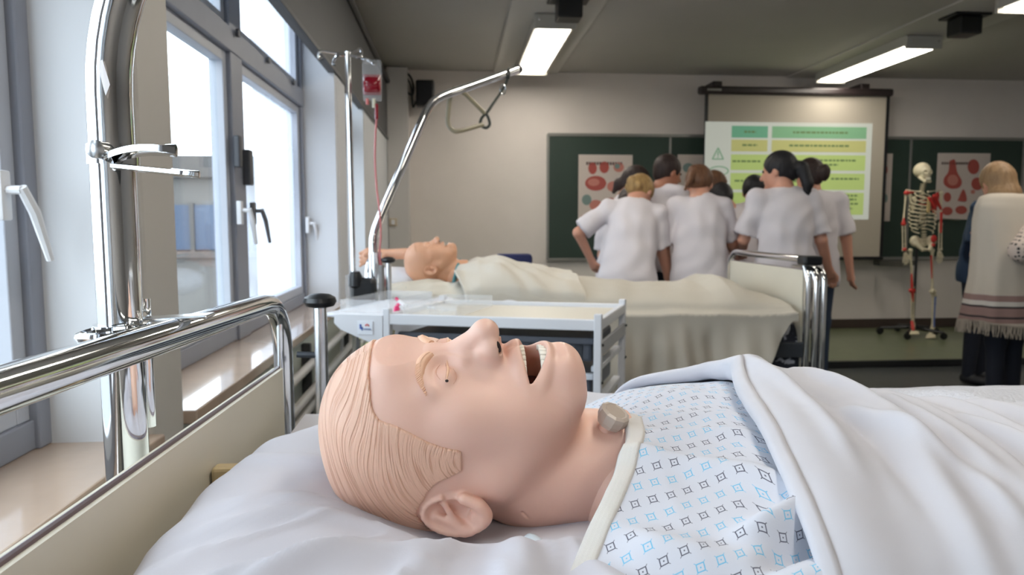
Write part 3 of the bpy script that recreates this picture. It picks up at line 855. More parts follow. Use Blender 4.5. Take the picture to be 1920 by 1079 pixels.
# blood bag
clear = clearmat('clear_plastic', (.85, .87, .9, 1), .82)
blood = mat('blood_liquid', rgb(138, 16, 34), .2, coat=.5)
yb = 3.02
a = V(678, 112, y=yb); b = V(717, 190, y=yb); cxb = (a.x + b.x) / 2; hw = (b.x - a.x) / 2
bag = thing('blood_bag', 'clear blood bag half filled with dark red liquid hanging from the infusion stand', 'bag', (cxb, yb, a.z))
def pouch(z0, z1, w_, d, m, nm, par, taper=.9):
    n1, n2 = 12, 14; P = np.zeros((n1 + 1, n2, 3))
    for i in range(n1 + 1):
        s_ = i / n1; ww = w_ * (taper + (1 - taper) * math.sin(PI * s_)); dd = d * max(.06, math.sin(PI * s_) ** .6)
        for k in range(n2):
            q = 2 * PI * k / n2
            cx_, sx_ = math.cos(q), math.sin(q)
            P[i, k] = (cxb + ww * math.copysign(abs(cx_) ** .5, cx_), yb + dd * sx_, z0 + (z1 - z0) * s_)
    Pc = np.concatenate([P, P[:, :1]], 1)
    return link(nm, gridmesh(nm, Pc), m, par)
pouch(b.z, a.z, hw, .020, clear, 'pouch', bag)
zl0, zl1 = V(0, 168, y=yb).z, V(0, 133, y=yb).z
pouch(zl0, V(0, 128, y=yb).z, hw * .90, .0300, blood, 'red_liquid', bag, .96)
for dx, c_, z_ in ((-.020, mat('pink_port', rgb(214, 120, 118), .4), 187), (.006, mat('white_port', rgb(225, 222, 200), .4), 193)):
    MB().tube([(cxb + dx, yb, b.z + .01), (cxb + dx, yb, V(0, z_, y=yb).z)], .007, 10).obj('port', c_, bag, True)
dz = V(706, 195, y=yb); dz2 = V(706, 224, y=yb)
MB().tube([dz, dz2], .0075, 10).obj('drip_chamber', blood, bag, True)
MB().tube([(cxb, yb, a.z - .012), (cxb - .03, yb - .01, V(0, 108, y=yb).z), V(690, 114, y=yi + .03)], .003, 6).obj('hanging_loop', clear, bag, True)
tb = smooth_path([dz2, V(704, 250, y=yb), V(703, 300, y=yb), V(706, 350, y=yb), V(712, 400, y=yb), V(714, 440, y=3.04), V(712, 480, y=3.05), V(720, 520, y=3.07), V(726, 560, y=3.06), V(722, 600, y=3.05)], 5)
t = MB().tube(tb, .0042, 8).obj('infusion_tube', mat('tube_pink', rgb(196, 112, 112), .3), None, True); tag(t, 'thin red infusion line running down from the blood bag', 'tube')
# suction / pump block behind the pole foot
q = V(690, 560, y=3.0)
t = thing('pump_unit', 'dark clamp block at the foot of the far lifting pole', 'clamp', tuple(q))
MB().box((q.x - .02, 3.02, q.z + .02), (.11, .08, .13), .02).obj('block', black_m, t)
MB().tube([(q.x - .07, 3.0, q.z - .03), (q.x - .07, 3.0, q.z + .10)], .022, 14).obj('clear_jar', clear, t, True)
MB().tube([(q.x + .06, 2.98, q.z - .08), (q.x + .06, 2.98, q.z + .14)], .012, 10).obj('sleeve', mat('grey_plastic', rgb(128, 124, 122), .5), t, True)

# ------------------------------------------------------------------ trolley
ang = math.radians(-17)
zt = .90
A0 = V(1122, 600, z=zt)            # near right corner
ex = Vector((math.cos(ang), math.sin(ang), 0)); ey = Vector((.42, 1.0, 0)).normalized()
tr = thing('ward_trolley', 'white metal ward trolley with grey drawers between the two beds', 'trolley', (A0.x - .4, A0.y + .3, 0))
L, Wd = .92, .46
def T(u, v, z): return A0 - ex * u + ey * v + Vector((0, 0, z - A0.z))
RT = Matrix(((ex.x, ey.x, 0), (ex.y, ey.y, 0), (0, 0, 1)))
def tbox(u0, u1, v0, v1, z0, z1, bev=.003):
    m = MB().box((0, 0, 0), (abs(u1 - u0), abs(v1 - v0), abs(z1 - z0)), bev, RT)
    c = T((u0 + u1) / 2, (v0 + v1) / 2, (z0 + z1) / 2)
    m.v = [tuple(Vector(p) + c) for p in m.v]; return m
wl_m = mat('trolley_white', rgb(218, 220, 226), .32)
grey_m = mat('drawer_grey', rgb(88, 92, 102), .4)
tray_m = mat('tray_cream', rgb(214, 206, 190), .4)
UL = .70     # the framed part; the rest is the cantilevered side shelf
for (u, v) in ((0, 0), (0, Wd), (UL, 0), (UL, Wd)):
    lg = tbox(u - .012, u + .012, v - .012, v + .012, .10, zt + .018).obj('leg', wl_m, tr)
    MB().lathe(T(u, v - .015, .05), [(.01, 0), (.05, .004), (.05, .026), (.01, .03)], 16, 'y').obj('caster', black_m, lg, True)
    for zz in (.82, .70):
        q = T(u - .014, v, zz); MB().ell(q, (.005, .005, .005), None, 8, 6).obj('bolt', black_m, lg, True)
for (u0, u1, v0, v1) in ((0, UL, -.010, .010), (0, UL, Wd - .010, Wd + .010), (-.010, .010, 0, Wd), (UL - .01, UL + .01, 0, Wd)):
    tbox(u0, u1, v0, v1, zt - .035, zt).obj('top_rail', wl_m, tr)
    tbox(u0, u1, v0, v1, .30, .33).obj('low_rail', wl_m, tr)
tbox(.01, UL - .01, .01, Wd - .01, zt - .02, zt - .014).obj('top_tray', tray_m, tr)
tbox(.01, UL - .01, .01, Wd - .01, .31, .316).obj('low_shelf', tray_m, tr)
for k, z0 in enumerate((.755, .64, .50)):
    d = tbox(.03, UL - .03, .05, Wd - .06, z0, z0 + .075, .01).obj('drawer', grey_m, tr)
    tbox(.02, UL - .02, .03, .05, z0 + .06, z0 + .08).obj('drawer_lip', wl_m if k else grey_m, d)
    for q in range(12):
        tbox(.06 + q * .05, .085 + q * .05, .044, .052, z0 + .008, z0 + .055, .001).obj('drawer_rib', mat('drawer_dark', rgb(52, 56, 64), .5), d)
    if k != 1: tbox(-.012, -.002, 0, Wd, z0 + .03, z0 + .075).obj('side_rail', mat('rail_grey', rgb(170, 172, 176), .4), tr)
    tbox(.002, .03, .04, Wd, z0 - .03, z0 - .012).obj('runner', wl_m, tr)
# side wing with label
wing = tbox(UL + .005, UL + .20, -.014, .006, zt - .075, zt - .002, .003)
pr = [(UL + .012, zt - .005), (UL + .185, zt - .005), (UL + .185, zt - .035), (UL + .165, zt - .055), (UL + .012, zt - .115)]
v = [T(u, -.014, z) for (u, z) in pr] + [T(u, .004, z) for (u, z) in pr]
n = len(pr)
wg = MB().add(v, [tuple(range(n)), tuple(range(2 * n - 1, n - 1, -1))] + [(i, i + n, (i + 1) % n + n, (i + 1) % n) for i in range(n)]).obj('side_wing', wl_m, tr)
st_ = tbox(UL + .045, UL + .10, -.0165, -.0145, zt - .07, zt - .025, .0005).obj('label', mat('label_white', rgb(226, 230, 238), .4), wg)
lb = mat('label_blue', rgb(50, 90, 170), .5); lr = mat('label_red', rgb(220, 90, 90), .5); lg_ = mat('label_grey', rgb(130, 150, 190), .5)
tag(st_, 'white sticker with small blue and red marks')
tbox(UL + .085, UL + .091, -.0185, -.0165, zt - .052, zt - .036, .0005).obj('label_mark', lb, wg)
tbox(UL + .080, UL + .085, -.0185, -.0165, zt - .056, zt - .045, .0005).obj('label_mark', lb, wg)
for q in range(3): tbox(UL + .058 + q * .005, UL + .061 + q * .005, -.0185, -.0165, zt - .042 + .003 * (q == 1), zt - .036 + .003 * (q == 1), .0005).obj('label_mark', lr, wg)
for q in range(5): tbox(UL + .052 + q * .005, UL + .0555 + q * .005, -.0185, -.0165, zt - .054, zt - .049, .0005).obj('label_mark', lg_, wg)
tbox(UL, UL + .235, 0, Wd, zt - .018, zt - .004, .006).obj('side_shelf', wl_m, tr)
for (u0, u1, v0, v1) in ((UL + .02, UL + .20, .05, .054), (UL + .02, UL + .20, .40, .404), (UL + .02, UL + .024, .05, .40), (UL + .196, UL + .2, .05, .40)):
    tbox(u0, u1, v0, v1, zt - .003, zt + .038, .001).obj('glove_box_wall', clear, tr)
# things on and in the trolley
bx = thing('clear_tray', 'clear acrylic tray on the left end of the trolley top', 'tray', tuple(T(UL - .12, .25, zt)))
for (u0, u1, v0, v1) in ((UL - .22, UL - .03, .05, .054), (UL - .22, UL - .03, .40, .404), (UL - .034, UL - .03, .05, .40), (UL - .22, UL - .216, .05, .40), (UL - .126, UL - .122, .05, .4)):
    tbox(u0, u1, v0, v1, zt - .012, zt + .028, .001).obj('tray_wall', clear, bx)
tbox(UL - .22, UL - .03, .05, .404, zt - .014, zt - .011, .001).obj('tray_floor', clear, bx)
pk = mat('bright_pink', rgb(226, 44, 112), .35)
t = thing('pink_clamp', 'small bright pink clamp with white arm on the trolley tray', 'clamp', tuple(T(UL + .02, .12, zt)))
MB().tube(smooth_path([T(UL + .02, .12, zt + .0), T(UL + .03, .13, zt + .012), T(UL + .015, .12, zt + .024), T(UL + .03, .12, zt + .04)], 4), [.006] * 13, 8).obj('pink_grip', pk, t, True)
MB().tube([T(UL + .02, .12, zt + .03), T(UL - .015, .11, zt + .012)], .007, 8).obj('white_arm', white_m, t, True)
t = thing('pink_stopper', 'short bright pink stopper lying on the trolley side shelf', 'stopper', tuple(T(UL + .01, .10, zt)))
MB().lathe(T(UL + .012, .09, zt), [(.011, -.004), (.009, .008), (.006, .016), (.001, .017)], 12).obj('cap_body', pk, t, True)
t = thing('syringe', 'clear syringe lying in the trolley tray', 'syringe', tuple(T(UL - .1, .2, zt)))
MB().tube([T(UL - .16, .18, zt - .003), T(UL - .08, .20, zt - .003)], .007, 10).obj('barrel', clear, t, True)
MB().tube([T(UL - .08, .20, zt - .003), T(UL - .045, .208, zt - .003)], .004, 8).obj('plunger', white_m, t, True)
t = thing('yellow_container', 'clear container with yellow liquid hooked under the trolley side shelf', 'container', tuple(T(UL + .11, .12, zt - .2)))
qa = T(UL + .10, .12, 0)
MB().box((qa.x, qa.y, zt - .145), (.11, .12, .10), .014).obj('tub', clear, t)
MB().box((qa.x, qa.y, zt - .155), (.10, .11, .06), .012).obj('yellow_liquid', mat('yellow_liquid', rgb(232, 214, 60), .3), t)
MB().box((qa.x, qa.y, zt - .092), (.115, .125, .014), .005).obj('lid', mat('cream_lid', rgb(226, 222, 170), .4), t)
# ------------------------------------------------------------------ manikin head (u: crown to chin, v: sideways, w: face)
skin = mat('manikin_skin', rgb(233, 190, 172), .42, sss=.12, noise=.05, nscale=18, bump=.06, bscale=260)
ROLL = math.radians(20)
HY = .685
MU = Vector((1, 0, 0)); MV = Vector((0, -math.cos(ROLL), -math.sin(ROLL))); MW = Vector((0, -math.sin(ROLL), math.cos(ROLL)))
nt_ = V(907, 601, y=HY - .124 * math.sin(ROLL))
HO = Vector((nt_.x - .156, HY, nt_.z - .124 * math.cos(ROLL)))
def build_head(h=.0014):
    g = Grid((-.012, -.105, -.125), (.37, .105, .14), h)
    def both(fn, *pts, **k):
        for s_ in (-1, 1):
            fn(*[(p[0], p[1] * s_, p[2]) if isinstance(p, tuple) and len(p) == 3 and i < k.get('np', 9) else p for i, p in enumerate(pts)], **{a: b for a, b in k.items() if a != 'np'})
    e = g.ell; c = g.cone
    e((.0965, 0, -.0105), (.0935, .0775, .1010))                                   # cranium
    e((.072, 0, .030), (.060, .060, .061), .03)                                 # forehead
    c((.205, 0, -.046), (.302, 0, -.050), .061, .060, .02)                       # neck
    e((.150, 0, .018), (.078, .060, .066), .025)                                # mid face
    for s_ in (-1, 1):
        c((.168, .050 * s_, -.010), (.230, .016 * s_, .053), .022, .022, .028)  # jaw line
        e((.138, .042 * s_, .045), (.030, .023, .027), .02)                     # cheek bone
        e((.178, .034 * s_, .040), (.034, .026, .030), .02)                     # cheek
    e((.200, 0, .028), (.046, .046, .052), .02)                                 # mouth floor
    e((.188, 0, .052), (.034, .034, .040), .02)                                 # muzzle
    e((.2285, 0, .0715), (.0205, .024, .0210), .010)                               # chin
    for s_ in (-1, 1): e((.2290, .010 * s_, .070), (.0185, .016, .020), .012)
    # brow ridge
    for s_ in (-1, 1):
        c((.106, .008 * s_, .0850), (.1065, .037 * s_, .0735), .0105, .0085, .014)
    c((.072, -.018, .080), (.072, .018, .080), .012, .012, .02)
    # eye sockets
    for s_ in (-1, 1):
        e((.1210, .030 * s_, .1010), (.0125, .0165, .0170), .014, 'sub')
        c((.122, .013 * s_, .101), (.127, .016 * s_, .100), .005, .006, .008, 'sub')
    for s_ in (-1, 1):
        e((.1205, .0270 * s_, .0755), (.0122, .0150, .0130), .004)
    # nose
    c((.116, 0, .0860), (.155, 0, .1080), .0075, .0110, .014)
    e((.1580, 0, .1120), (.0120, .0120, .0120), .008)
    for s_ in (-1, 1):
        e((.1625, .0125 * s_, .0995), (.0105, .0085, .0115), .006)
        c((.140, .010 * s_, .088), (.160, .016 * s_, .086), .008, .009, .014)
    for s_ in (-1, 1):
        c((.1740, .0150 * s_, .1050), (.1600, .0100 * s_, .0980), .0042, .0040, .0008, 'sub')
        c((.1690, .0150 * s_, .1000), (.1710, .0140 * s_, .1090), .0036, .0030, .0008, 'sub')
        c((.147, .0245 * s_, .094), (.168, .0275 * s_, .089), .004, .004, .008, 'sub')    # crease beside the nostril wing
    # lips
    def lip(u0, w0, u1, w1, vv, r, k, op='add'):
        n = 6
        pts = [(u0 + (u1 - u0) * (q / n) ** 2, vv * q / n, w0 + (w1 - w0) * (q / n) ** 2) for q in range(n + 1)]
        for s_ in (-1, 1):
            for a_, b_ in zip(pts[:-1], pts[1:]):
                c((a_[0], a_[1] * s_, a_[2]), (b_[0], b_[1] * s_, b_[2]), r, r, k, op)
    lip(.1870, .0905, .194, .066, .033, .0058, .008)
    lip(.2165, .0895, .204, .066, .033, .0055, .006)
    c((.176, 0, .098), (.185, 0, .099), .0022, .0028, .004, 'sub')              # philtrum
    # open mouth, a lens with pointed corners
    def lens(X, Y, Z):
        hv = np.clip(1 - (np.abs(Y) / .0350) ** 1.8, 0, 1)
        half = .0128 * hv
        return np.maximum(np.maximum(np.abs(X - .2025 + .004 * (np.abs(Y) / .03) ** 2) - half, np.abs(Y) - .0350), .052 - Z) * .85 + 0 * Z
    g.fn((.18, -.040, .044), (.224, .040, .12), lens, .0022, 'sub')
    e((.2025, 0, .052), (.018, .030, .030), .002, 'sub')
    # chin-lip groove
    c((.2250, -.020, .1000), (.2250, .020, .1000), .0055, .0055, .007, 'sub')
    # ears
    for s_ in (-1, 1):
        Re = Matrix.Rotation(0.30 * s_, 3, 'X') @ Matrix.Rotation(-.10, 3, 'Y')
        rt = (Matrix.Rotation(.18 * s_, 3, 'Z') @ Matrix.Rotation(.20 * s_, 3, 'X'))
        ec = (.129, .0765 * s_, -.031)
        e(ec, (.0300, .0080, .0190), .005, rot=rt)
        # helix rim
        n = 20
        ax_u = rt @ Vector((1, 0, 0)); ax_w = rt @ Vector((0, 0, 1)); ax_v = rt @ Vector((0, s_, 0))
        ring = []
        for q in range(n + 1):
            a_ = -0.35 * PI + (q / n) * 1.75 * PI
            ring.append(tuple(Vector(ec) - ax_u * (.0275 * math.cos(a_)) + ax_w * (.0175 * math.sin(a_)) * -1 + ax_v * .0065))
        for a_, b_ in zip(ring[:-1], ring[1:]): c(a_, b_, .0034, .0034, .0012)
        e(tuple(Vector(ec) + ax_v * .0110 + ax_w * .001), (.0255, .0140, .0155), .0012, 'sub', rot=rt)
        c(tuple(Vector(ec) + ax_v * .0035 - ax_u * .016 - ax_w * .004), tuple(Vector(ec) + ax_v * .006 + ax_u * .012 - ax_w * .0135), .0030, .0036, .006)
        c(tuple(Vector(ec) + ax_v * .0035 - ax_u * .010 + ax_w * .009), tuple(Vector(ec) + ax_v * .003 + ax_u * .002 - ax_w * .009), .0026, .0030, .005)
        e(tuple(Vector(ec) + ax_v * .004 + ax_u * .013 + ax_w * .004), (.0095, .0085, .0070), .003, 'sub', rot=rt)
        c(tuple(Vector(ec) + ax_v * .003 + ax_u * .015 + ax_w * .009), tuple(Vector(ec) - ax_v * .02 + ax_u * .017 + ax_w * .010), .0050, .0035, .001, 'sub')   # ear canal
        c(tuple(Vector(ec) + ax_v * .006 + ax_u * .008 + ax_w * .0175), tuple(Vector(ec) + ax_v * .004 + ax_u * .022 + ax_w * .011), .0042, .005, .006)       # tragus
        e(tuple(Vector(ec) + ax_u * .024 - ax_w * .001 + ax_v * .001), (.010, .0065, .011), .006, rot=rt)                                                   # lobe
    g.F = np.maximum(g.F, (g.ax[0] - .306)[:, None, None] + 0 * g.F).astype(np.float32)
    # seam slot behind the jaw
    c((.192, .058, -.050), (.204, .062, -.066), .0012, .0012, .0006, 'sub')
    return g
HG = build_head()
def surf(u, v):
    """outermost w of the head surface at (u, v)"""
    i = int(round((u - HG.lo[0]) / HG.h)); j = int(round((v - HG.lo[1]) / HG.h))
    i = min(max(i, 1), HG.n[0] - 2); j = min(max(j, 1), HG.n[1] - 2)
    col = HG.F[i, j]; k = np.nonzero(col < 0)[0]
    if len(k) == 0: return 0.0
    k = k[-1]; a_, b_ = col[k], col[k + 1]
    return float(HG.lo[2] + HG.h * (k + a_ / (a_ - b_)))
# hair shell, a raised cap over the same skull
def build_hair():
    g = Grid((-.012, -.105, -.125), (.19, .105, .14), .0014)
    g.F = HG.F[:g.n[0], :, :].copy() - .0022
    # the hairline: keep the skull side of a boundary that drops to a sideburn in front of the ear
    X = g.ax[0][:, None, None]; Y = g.ax[1][None, :, None]; Z = g.ax[2][None, None, :]
    av = np.abs(Y)
    # forehead: u limit as a function of w
    lim = np.interp(Z.ravel(), [-.13, -.095, -.075, -.055, -.026, -.007, .003, .0075, .0120, .0325, .0367, .0422, .0501, .0566, .0595, .0650, .0700, .0875, .12],
                    [.160, .150, .125, .1024, .0987, .1038, .1124, .125, .1350, .1345, .1183, .1046, .091, .0774, .0640, .0590, .0570, .0537, .0520]).astype(np.float32)[None, None, :]
    side = (X - lim) * .75
    # cut around the ear
    rt = Matrix.Rotation(.18, 3, 'Z')
    ear = .036 - np.sqrt(((X - .129) / 1.0) ** 2 + ((Z + .031) * 1.35) ** 2)
    ear = np.where(av > .045, ear, -1)
    F = np.maximum(g.F, np.maximum(side, ear * .8 - .001))
    # keep only a thin shell
    inner = -(HG.F[:g.n[0]] + .0035)
    F = np.maximum(F, inner)
    g.F = F.astype(np.float32)
    return g
def to_world(P):
    M = np.array([MU, MV, MW]); return np.asarray(P) @ M + np.array(HO)

def hair_mat():
    m = mat('moulded_hair', rgb(222, 176, 148), .45, sss=.08)
    nt = m.node_tree; b = nt.nodes['Principled BSDF']
    at = nt.nodes.new('ShaderNodeAttribute'); at.attribute_name = 'strand'; at.attribute_type = 'GEOMETRY'
    def nz(scale, detail, strv):
        mp = nt.nodes.new('ShaderNodeMapping'); mp.inputs['Scale'].default_value = strv
        n = nt.nodes.new('ShaderNodeTexNoise'); n.inputs['Scale'].default_value = scale; n.inputs['Detail'].default_value = detail
        nt.links.new(at.outputs['Vector'], mp.inputs['Vector']); nt.links.new(mp.outputs['Vector'], n.inputs['Vector']); return n
    n1 = nz(1.0, 1.5, (520, 14, 1)); n2 = nz(1.0, 2, (1300, 40, 1))
    rp = nt.nodes.new('ShaderNodeMapRange'); rp.inputs['From Min'].default_value = .34; rp.inputs['From Max'].default_value = .50
    nt.links.new(n1.outputs['Fac'], rp.inputs['Value'])
    ad = nt.nodes.new('ShaderNodeMath'); ad.operation = 'MULTIPLY_ADD'; ad.inputs[1].default_value = .6
    nt.links.new(n2.outputs['Fac'], ad.inputs[0]); nt.links.new(rp.outputs[0], ad.inputs[2])
    bp = nt.nodes.new('ShaderNodeBump'); bp.inputs['Strength'].default_value = .55; bp.inputs['Distance'].default_value = .0016
    nt.links.new(ad.outputs[0], bp.inputs['Height']); nt.links.new(bp.outputs['Normal'], b.inputs['Normal'])
    mx = nt.nodes.new('ShaderNodeMixRGB'); mx.inputs['Color1'].default_value = rgb(216, 166, 140); mx.inputs['Color2'].default_value = rgb(232, 188, 164)
    nt.links.new(rp.outputs[0], mx.inputs['Fac']); nt.links.new(mx.outputs[0], b.inputs['Base Color'])
    return m
man = thing('resuscitation_manikin', 'large flesh coloured training manikin with open mouth lying on the near pillow', 'manikin', tuple(HO))
HP, HQ = HG.mesh('head')
HP0 = HP.copy()
head = link('head', mesh_np('head', to_world(HP), HQ[:, ::-1]), skin, man)
hg = build_hair(); P, Q = hg.mesh('hair')
# strand coordinate: constant along a strand
u_, v_, w_ = P[:, 0], np.abs(P[:, 1]), P[:, 2]
ang_ = np.arctan2(v_, w_ + .01)                                        # 0 at the forehead middle, grows to the side and back
w2 = w_ - .018 * np.exp(-((v_ - .05) / .03) ** 2) * 0
ss = np.sqrt((u_ - .155) ** 2 + (w2 - .030) ** 2) + .0025 * np.sin(u_ * 90 + w_ * 60) 
tt = np.arctan2(w2 - .030, .155 - u_) * .10
me = mesh_np('moulded_hair', to_world(P), Q[:, ::-1])
at = me.attributes.new('strand', 'FLOAT_VECTOR', 'POINT')
sv = np.stack([ss, tt, np.sign(P[:, 1]) * 3], 1).astype(np.float32)
if len(me.vertices) == len(sv): at.data.foreach_set('vector', sv.ravel())
hair = link('moulded_hair', me, hair_mat(), man)
def UVW(u, v, w): return HO + MU * u + MV * v + MW * w
# eyebrows
bm_ = mat('brow_skin', rgb(230, 184, 154), .45)
for s_ in (-1, 1):
    mb = MB(); pts = []; rs = []
    P_ = [(.1080, .009), (.1030, .0145), (.0992, .023), (.0985, .033), (.1010, .041), (.1050, .048)]
    cc = smooth_path([(a_, b_, 0) for a_, b_ in P_], 6)
    for i, p_ in enumerate(cc):
        t_ = i / (len(cc) - 1); wv = surf(p_.x, p_.y * s_)
        pts.append(UVW(p_.x, p_.y * s_, wv - .0030)); rs.append(.0062 * (math.sin(PI * min(1, .18 + t_ * .82)) ** .6) * (1 - .5 * t_) + .0004)
    mb.tube(pts, rs, 12)
    br = mb.obj('eyebrow', bm_, man, True)
    hb = MB()
    for i in range(2, len(cc) - 1):
        for q in range(2):
            f_ = (i + q * .5) / (len(cc) - 1); k = min(i, len(cc) - 2); p_ = cc[k].lerp(cc[k + 1], q * .5)
            wv = surf(p_.x, p_.y * s_); r_ = rs[k]
            pa = UVW(p_.x + r_ * .85, (p_.y - .0012) * s_, wv - .0026 + r_ * .35)
            pm = UVW(p_.x, (p_.y + .0010) * s_, wv - .0030 + r_ * .98)
            pb = UVW(p_.x - r_ * .85, (p_.y + .0035) * s_, wv - .0026 + r_ * .35)
            hb.tube([pa, pm, pb], [.0003, .0006, .0003], 5)
    hb.obj('brow_hairs', bm_, br, True)
# eyelids: slit, folds and the small dark hole at the outer corner
lidm = mat('lid_edge', rgb(232, 188, 156), .4); foldm = mat('lid_fold_shade', rgb(216, 168, 146), .5); dark = mat('hole_shade', rgb(36, 22, 20), .6)  # darker tones paint in the shade of lid creases and holes
for s_ in (-1, 1):
    def lidline(u0, bow, v0, v1, r, lift=.0):
        pts = []
        for i in range(13):
            t_ = i / 12; v__ = v0 + (v1 - v0) * t_; u__ = u0 + bow * math.sin(PI * t_)
            pts.append(UVW(u__, v__ * s_, surf(u__, v__ * s_) - r * .35 + lift))
        return MB().tube(pts, [r * (.25 + .75 * math.sin(PI * min(.97, max(.03, i / 12)))) for i in range(13)], 8)
    lidline(.1222, .0012, .0140, .0378, .0014, .0005).obj('eyelid_edge', lidm, man, True)
    lidline(.1210, .0012, .0150, .0378, .0006, .0003).obj('eyelid_crease_shade', foldm, man, True)  # thin darker tube painted in as the shade of a groove
    lidline(.1165, -.0040, .0165, .0370, .0007, .0002).obj('eyelid_fold', foldm, man, True)
    lidline(.1275, .0030, .0210, .0390, .0007, .0002).obj('eyelid_fold', foldm, man, True)
    q = (.1680, .0135 * s_)
    MB().ell(UVW(.1690, .0132 * s_, .1035), (.0024, .0036, .0058), Matrix.Rotation(ROLL, 3, 'X') @ Matrix.Rotation(-.25, 3, 'Y'), 14, 10).obj('nostril_shade', dark, man, True)  # dark solid added as the shade inside the nose opening
    p_ = UVW(.1223, .0380 * s_, surf(.1223, .0380 * s_) - .0003)
    MB().ell(p_, (.0016, .0016, .0013), None, 10, 8).obj('eye_corner_hole', dark, man, True)
for s_ in (-1, 1):
    _rt = (Matrix.Rotation(.18 * s_, 3, 'Z') @ Matrix.Rotation(.20 * s_, 3, 'X'))
    q = Vector((.129, .0765 * s_, -.031)) + _rt @ Vector((.0165, -.0035 * s_, .0088))
    MB().ell(UVW(q.x, q.y, q.z), (.0046, .004, .0030), None, 12, 8).obj('ear_canal_shade', mat('ear_hole_shade', rgb(70, 42, 36), .6), man, True)  # dark solid painted in for the shade down the ear opening
# mouth: dark lining, gums and teeth
mo = mat('mouth_lining', rgb(70, 30, 34), .45)
MB().ell(UVW(.203, 0, .040), (.024, .033, .012), Matrix.Rotation(ROLL, 3, 'X'), 20, 10).obj('mouth_floor', mo, man, True)
tooth_m = mat('tooth_ivory', rgb(242, 238, 226), .25)
def teeth(u0, w0, lab, n, dirn, tall):
    for i in range(n):
        a_ = (i - (n - 1) / 2) / ((n - 1) / 2) * 1.25
        vv = .0285 * math.sin(a_); ww = w0 + .006 - .022 * (1 - math.cos(a_))
        wd = .0028 if abs(i - (n - 1) / 2) < 2 else .0033
        pos = UVW(u0 - .0015 * dirn * 0, vv, ww)
        R = Matrix((MU, MV, MW)).transposed() @ Matrix.Rotation(-a_, 3, 'X')
        bmx = bmesh.new(); bmesh.ops.create_cube(bmx, size=1)
        for q in bmx.verts:
            k = 1.0 if q.co.x * dirn > 0 else .82
            q.co = Vector((q.co.x * tall, q.co.y * 2 * wd * k, q.co.z * .0052 * k))
        bmesh.ops.bevel(bmx, geom=bmx.edges[:], offset=.0011, segments=2, affect='EDGES', profile=.5)
        me_ = bpy.data.meshes.new(lab)
        for q in bmx.verts: q.co = R @ q.co + pos
        bmx.to_mesh(me_); bmx.free()
        link(lab, me_, tooth_m, man)
teeth(.2130, .0835, 'lower_tooth', 12, -1, .0095)
teeth(.1915, .0835, 'upper_tooth', 12, 1, .0070)
for (u0, w0) in ((.2175, .0815), (.1870, .0815)):
    MB().tube([UVW(u0, .0225 * math.sin(a_), w0 - .021 * (1 - math.cos(a_))) for a_ in np.linspace(-1.5, 1.5, 16)], .0035, 8).obj('gum', mat('gum_pink', rgb(196, 120, 112), .35), man, True)
# slot on the neck
pts = [(955, 990), (947, 991), (950, 988), (958, 998), (968, 1010)]
# tracheostomy cap on the throat
tc_ = V(1151, 779, y=HY - .02)
capm = clearmat('cap_plastic', rgb(196, 184, 172), .12)
ax = (Vector((.35, -.35, .85))).normalized()
Rz = ax.to_track_quat('Z', 'Y').to_matrix()
mb = MB(); n = 10
prof = [(.0125, -.011), (.0150, -.006), (.0155, 0), (.0150, .004), (.0118, .0056), (.0100, .0048), (.002, .0048)]
mb.lathe((0, 0, 0), prof, n)
mb.v = [tuple(Rz @ Vector(p_) + tc_) for p_ in mb.v]
mb.obj('throat_cap', mat('cap_grey', rgb(186, 172, 160), .3), man, False)
mb = MB(); mb.lathe((0, 0, 0), [(.0078, -.02), (.0078, -.006)], 14); mb.v = [tuple(Rz @ Vector(p_) + tc_) for p_ in mb.v]; mb.obj('throat_port', skin, man, True)

# ------------------------------------------------------------------ cloth on the near bed
def cloth_mat(name, c, bumps=.12, trans=.0):
    m = mat(name, c, .85, noise=.03, nscale=14, bump=bumps, bscale=900, bdist=.0006, sheen=.15)
    return m
cotton = cloth_mat('white_cotton', rgb(196, 195, 202)); pill_m = cloth_mat('pillow_cotton', rgb(194, 193, 202)); blanket_m = mat('cell_blanket', rgb(198, 199, 206), .9, bump=1.0, bscale=160, bdist=.004)
def trim_skirt(P): return P
# pillow: superellipsoid, dented under the head, creased towards it
def make_pillow(name, cx, cy, cz, rx, ry, rz, dent, seed, par=None, m=None, folds=()):
    nu, nv = 220, 130
    a = np.linspace(-PI, PI, nu + 1)[:-1]; b = np.linspace(-PI / 2, PI / 2, nv)
    A, B = np.meshgrid(a, b, indexing='ij')
    def sp(x, p): return np.sign(x) * np.abs(x) ** p
    X = rx * sp(np.cos(B), .75) * sp(np.cos(A), .62); Y = ry * sp(np.cos(B), .75) * sp(np.sin(A), .62); Z = rz * sp(np.sin(B), .9)
    edge = np.clip(1 - np.maximum(np.abs(X / rx), np.abs(Y / ry)), 0, 1)
    up = (Z > -rz * .2) * 1.0
    Z = Z + up * .006 * vnoise(X * 16, Y * 16, seed, 3) * sstep(0, .3, edge)
    Z = Z + up * .004 * np.sin(14 * np.arctan2(Y, X) + 3 * vnoise(X * 8, Y * 8, seed + 1, 2)) * sstep(.5, .05, edge)
    WX, WY = X + cx, Y + cy
    for f in folds: Z = Z + up * ridge(WX, WY, *f)
    for (dx, dy, sx, sy, dz) in dent:
        Z = Z - up * dz * np.exp(-((WX - dx) / sx) ** 2 - ((WY - dy) / sy) ** 2)
    P = np.stack([WX, WY, Z + cz], -1); P = np.concatenate([P, P[:1]], 0)
    return link(name, gridmesh(name, P[:, ::-1]), m or pill_m, par)
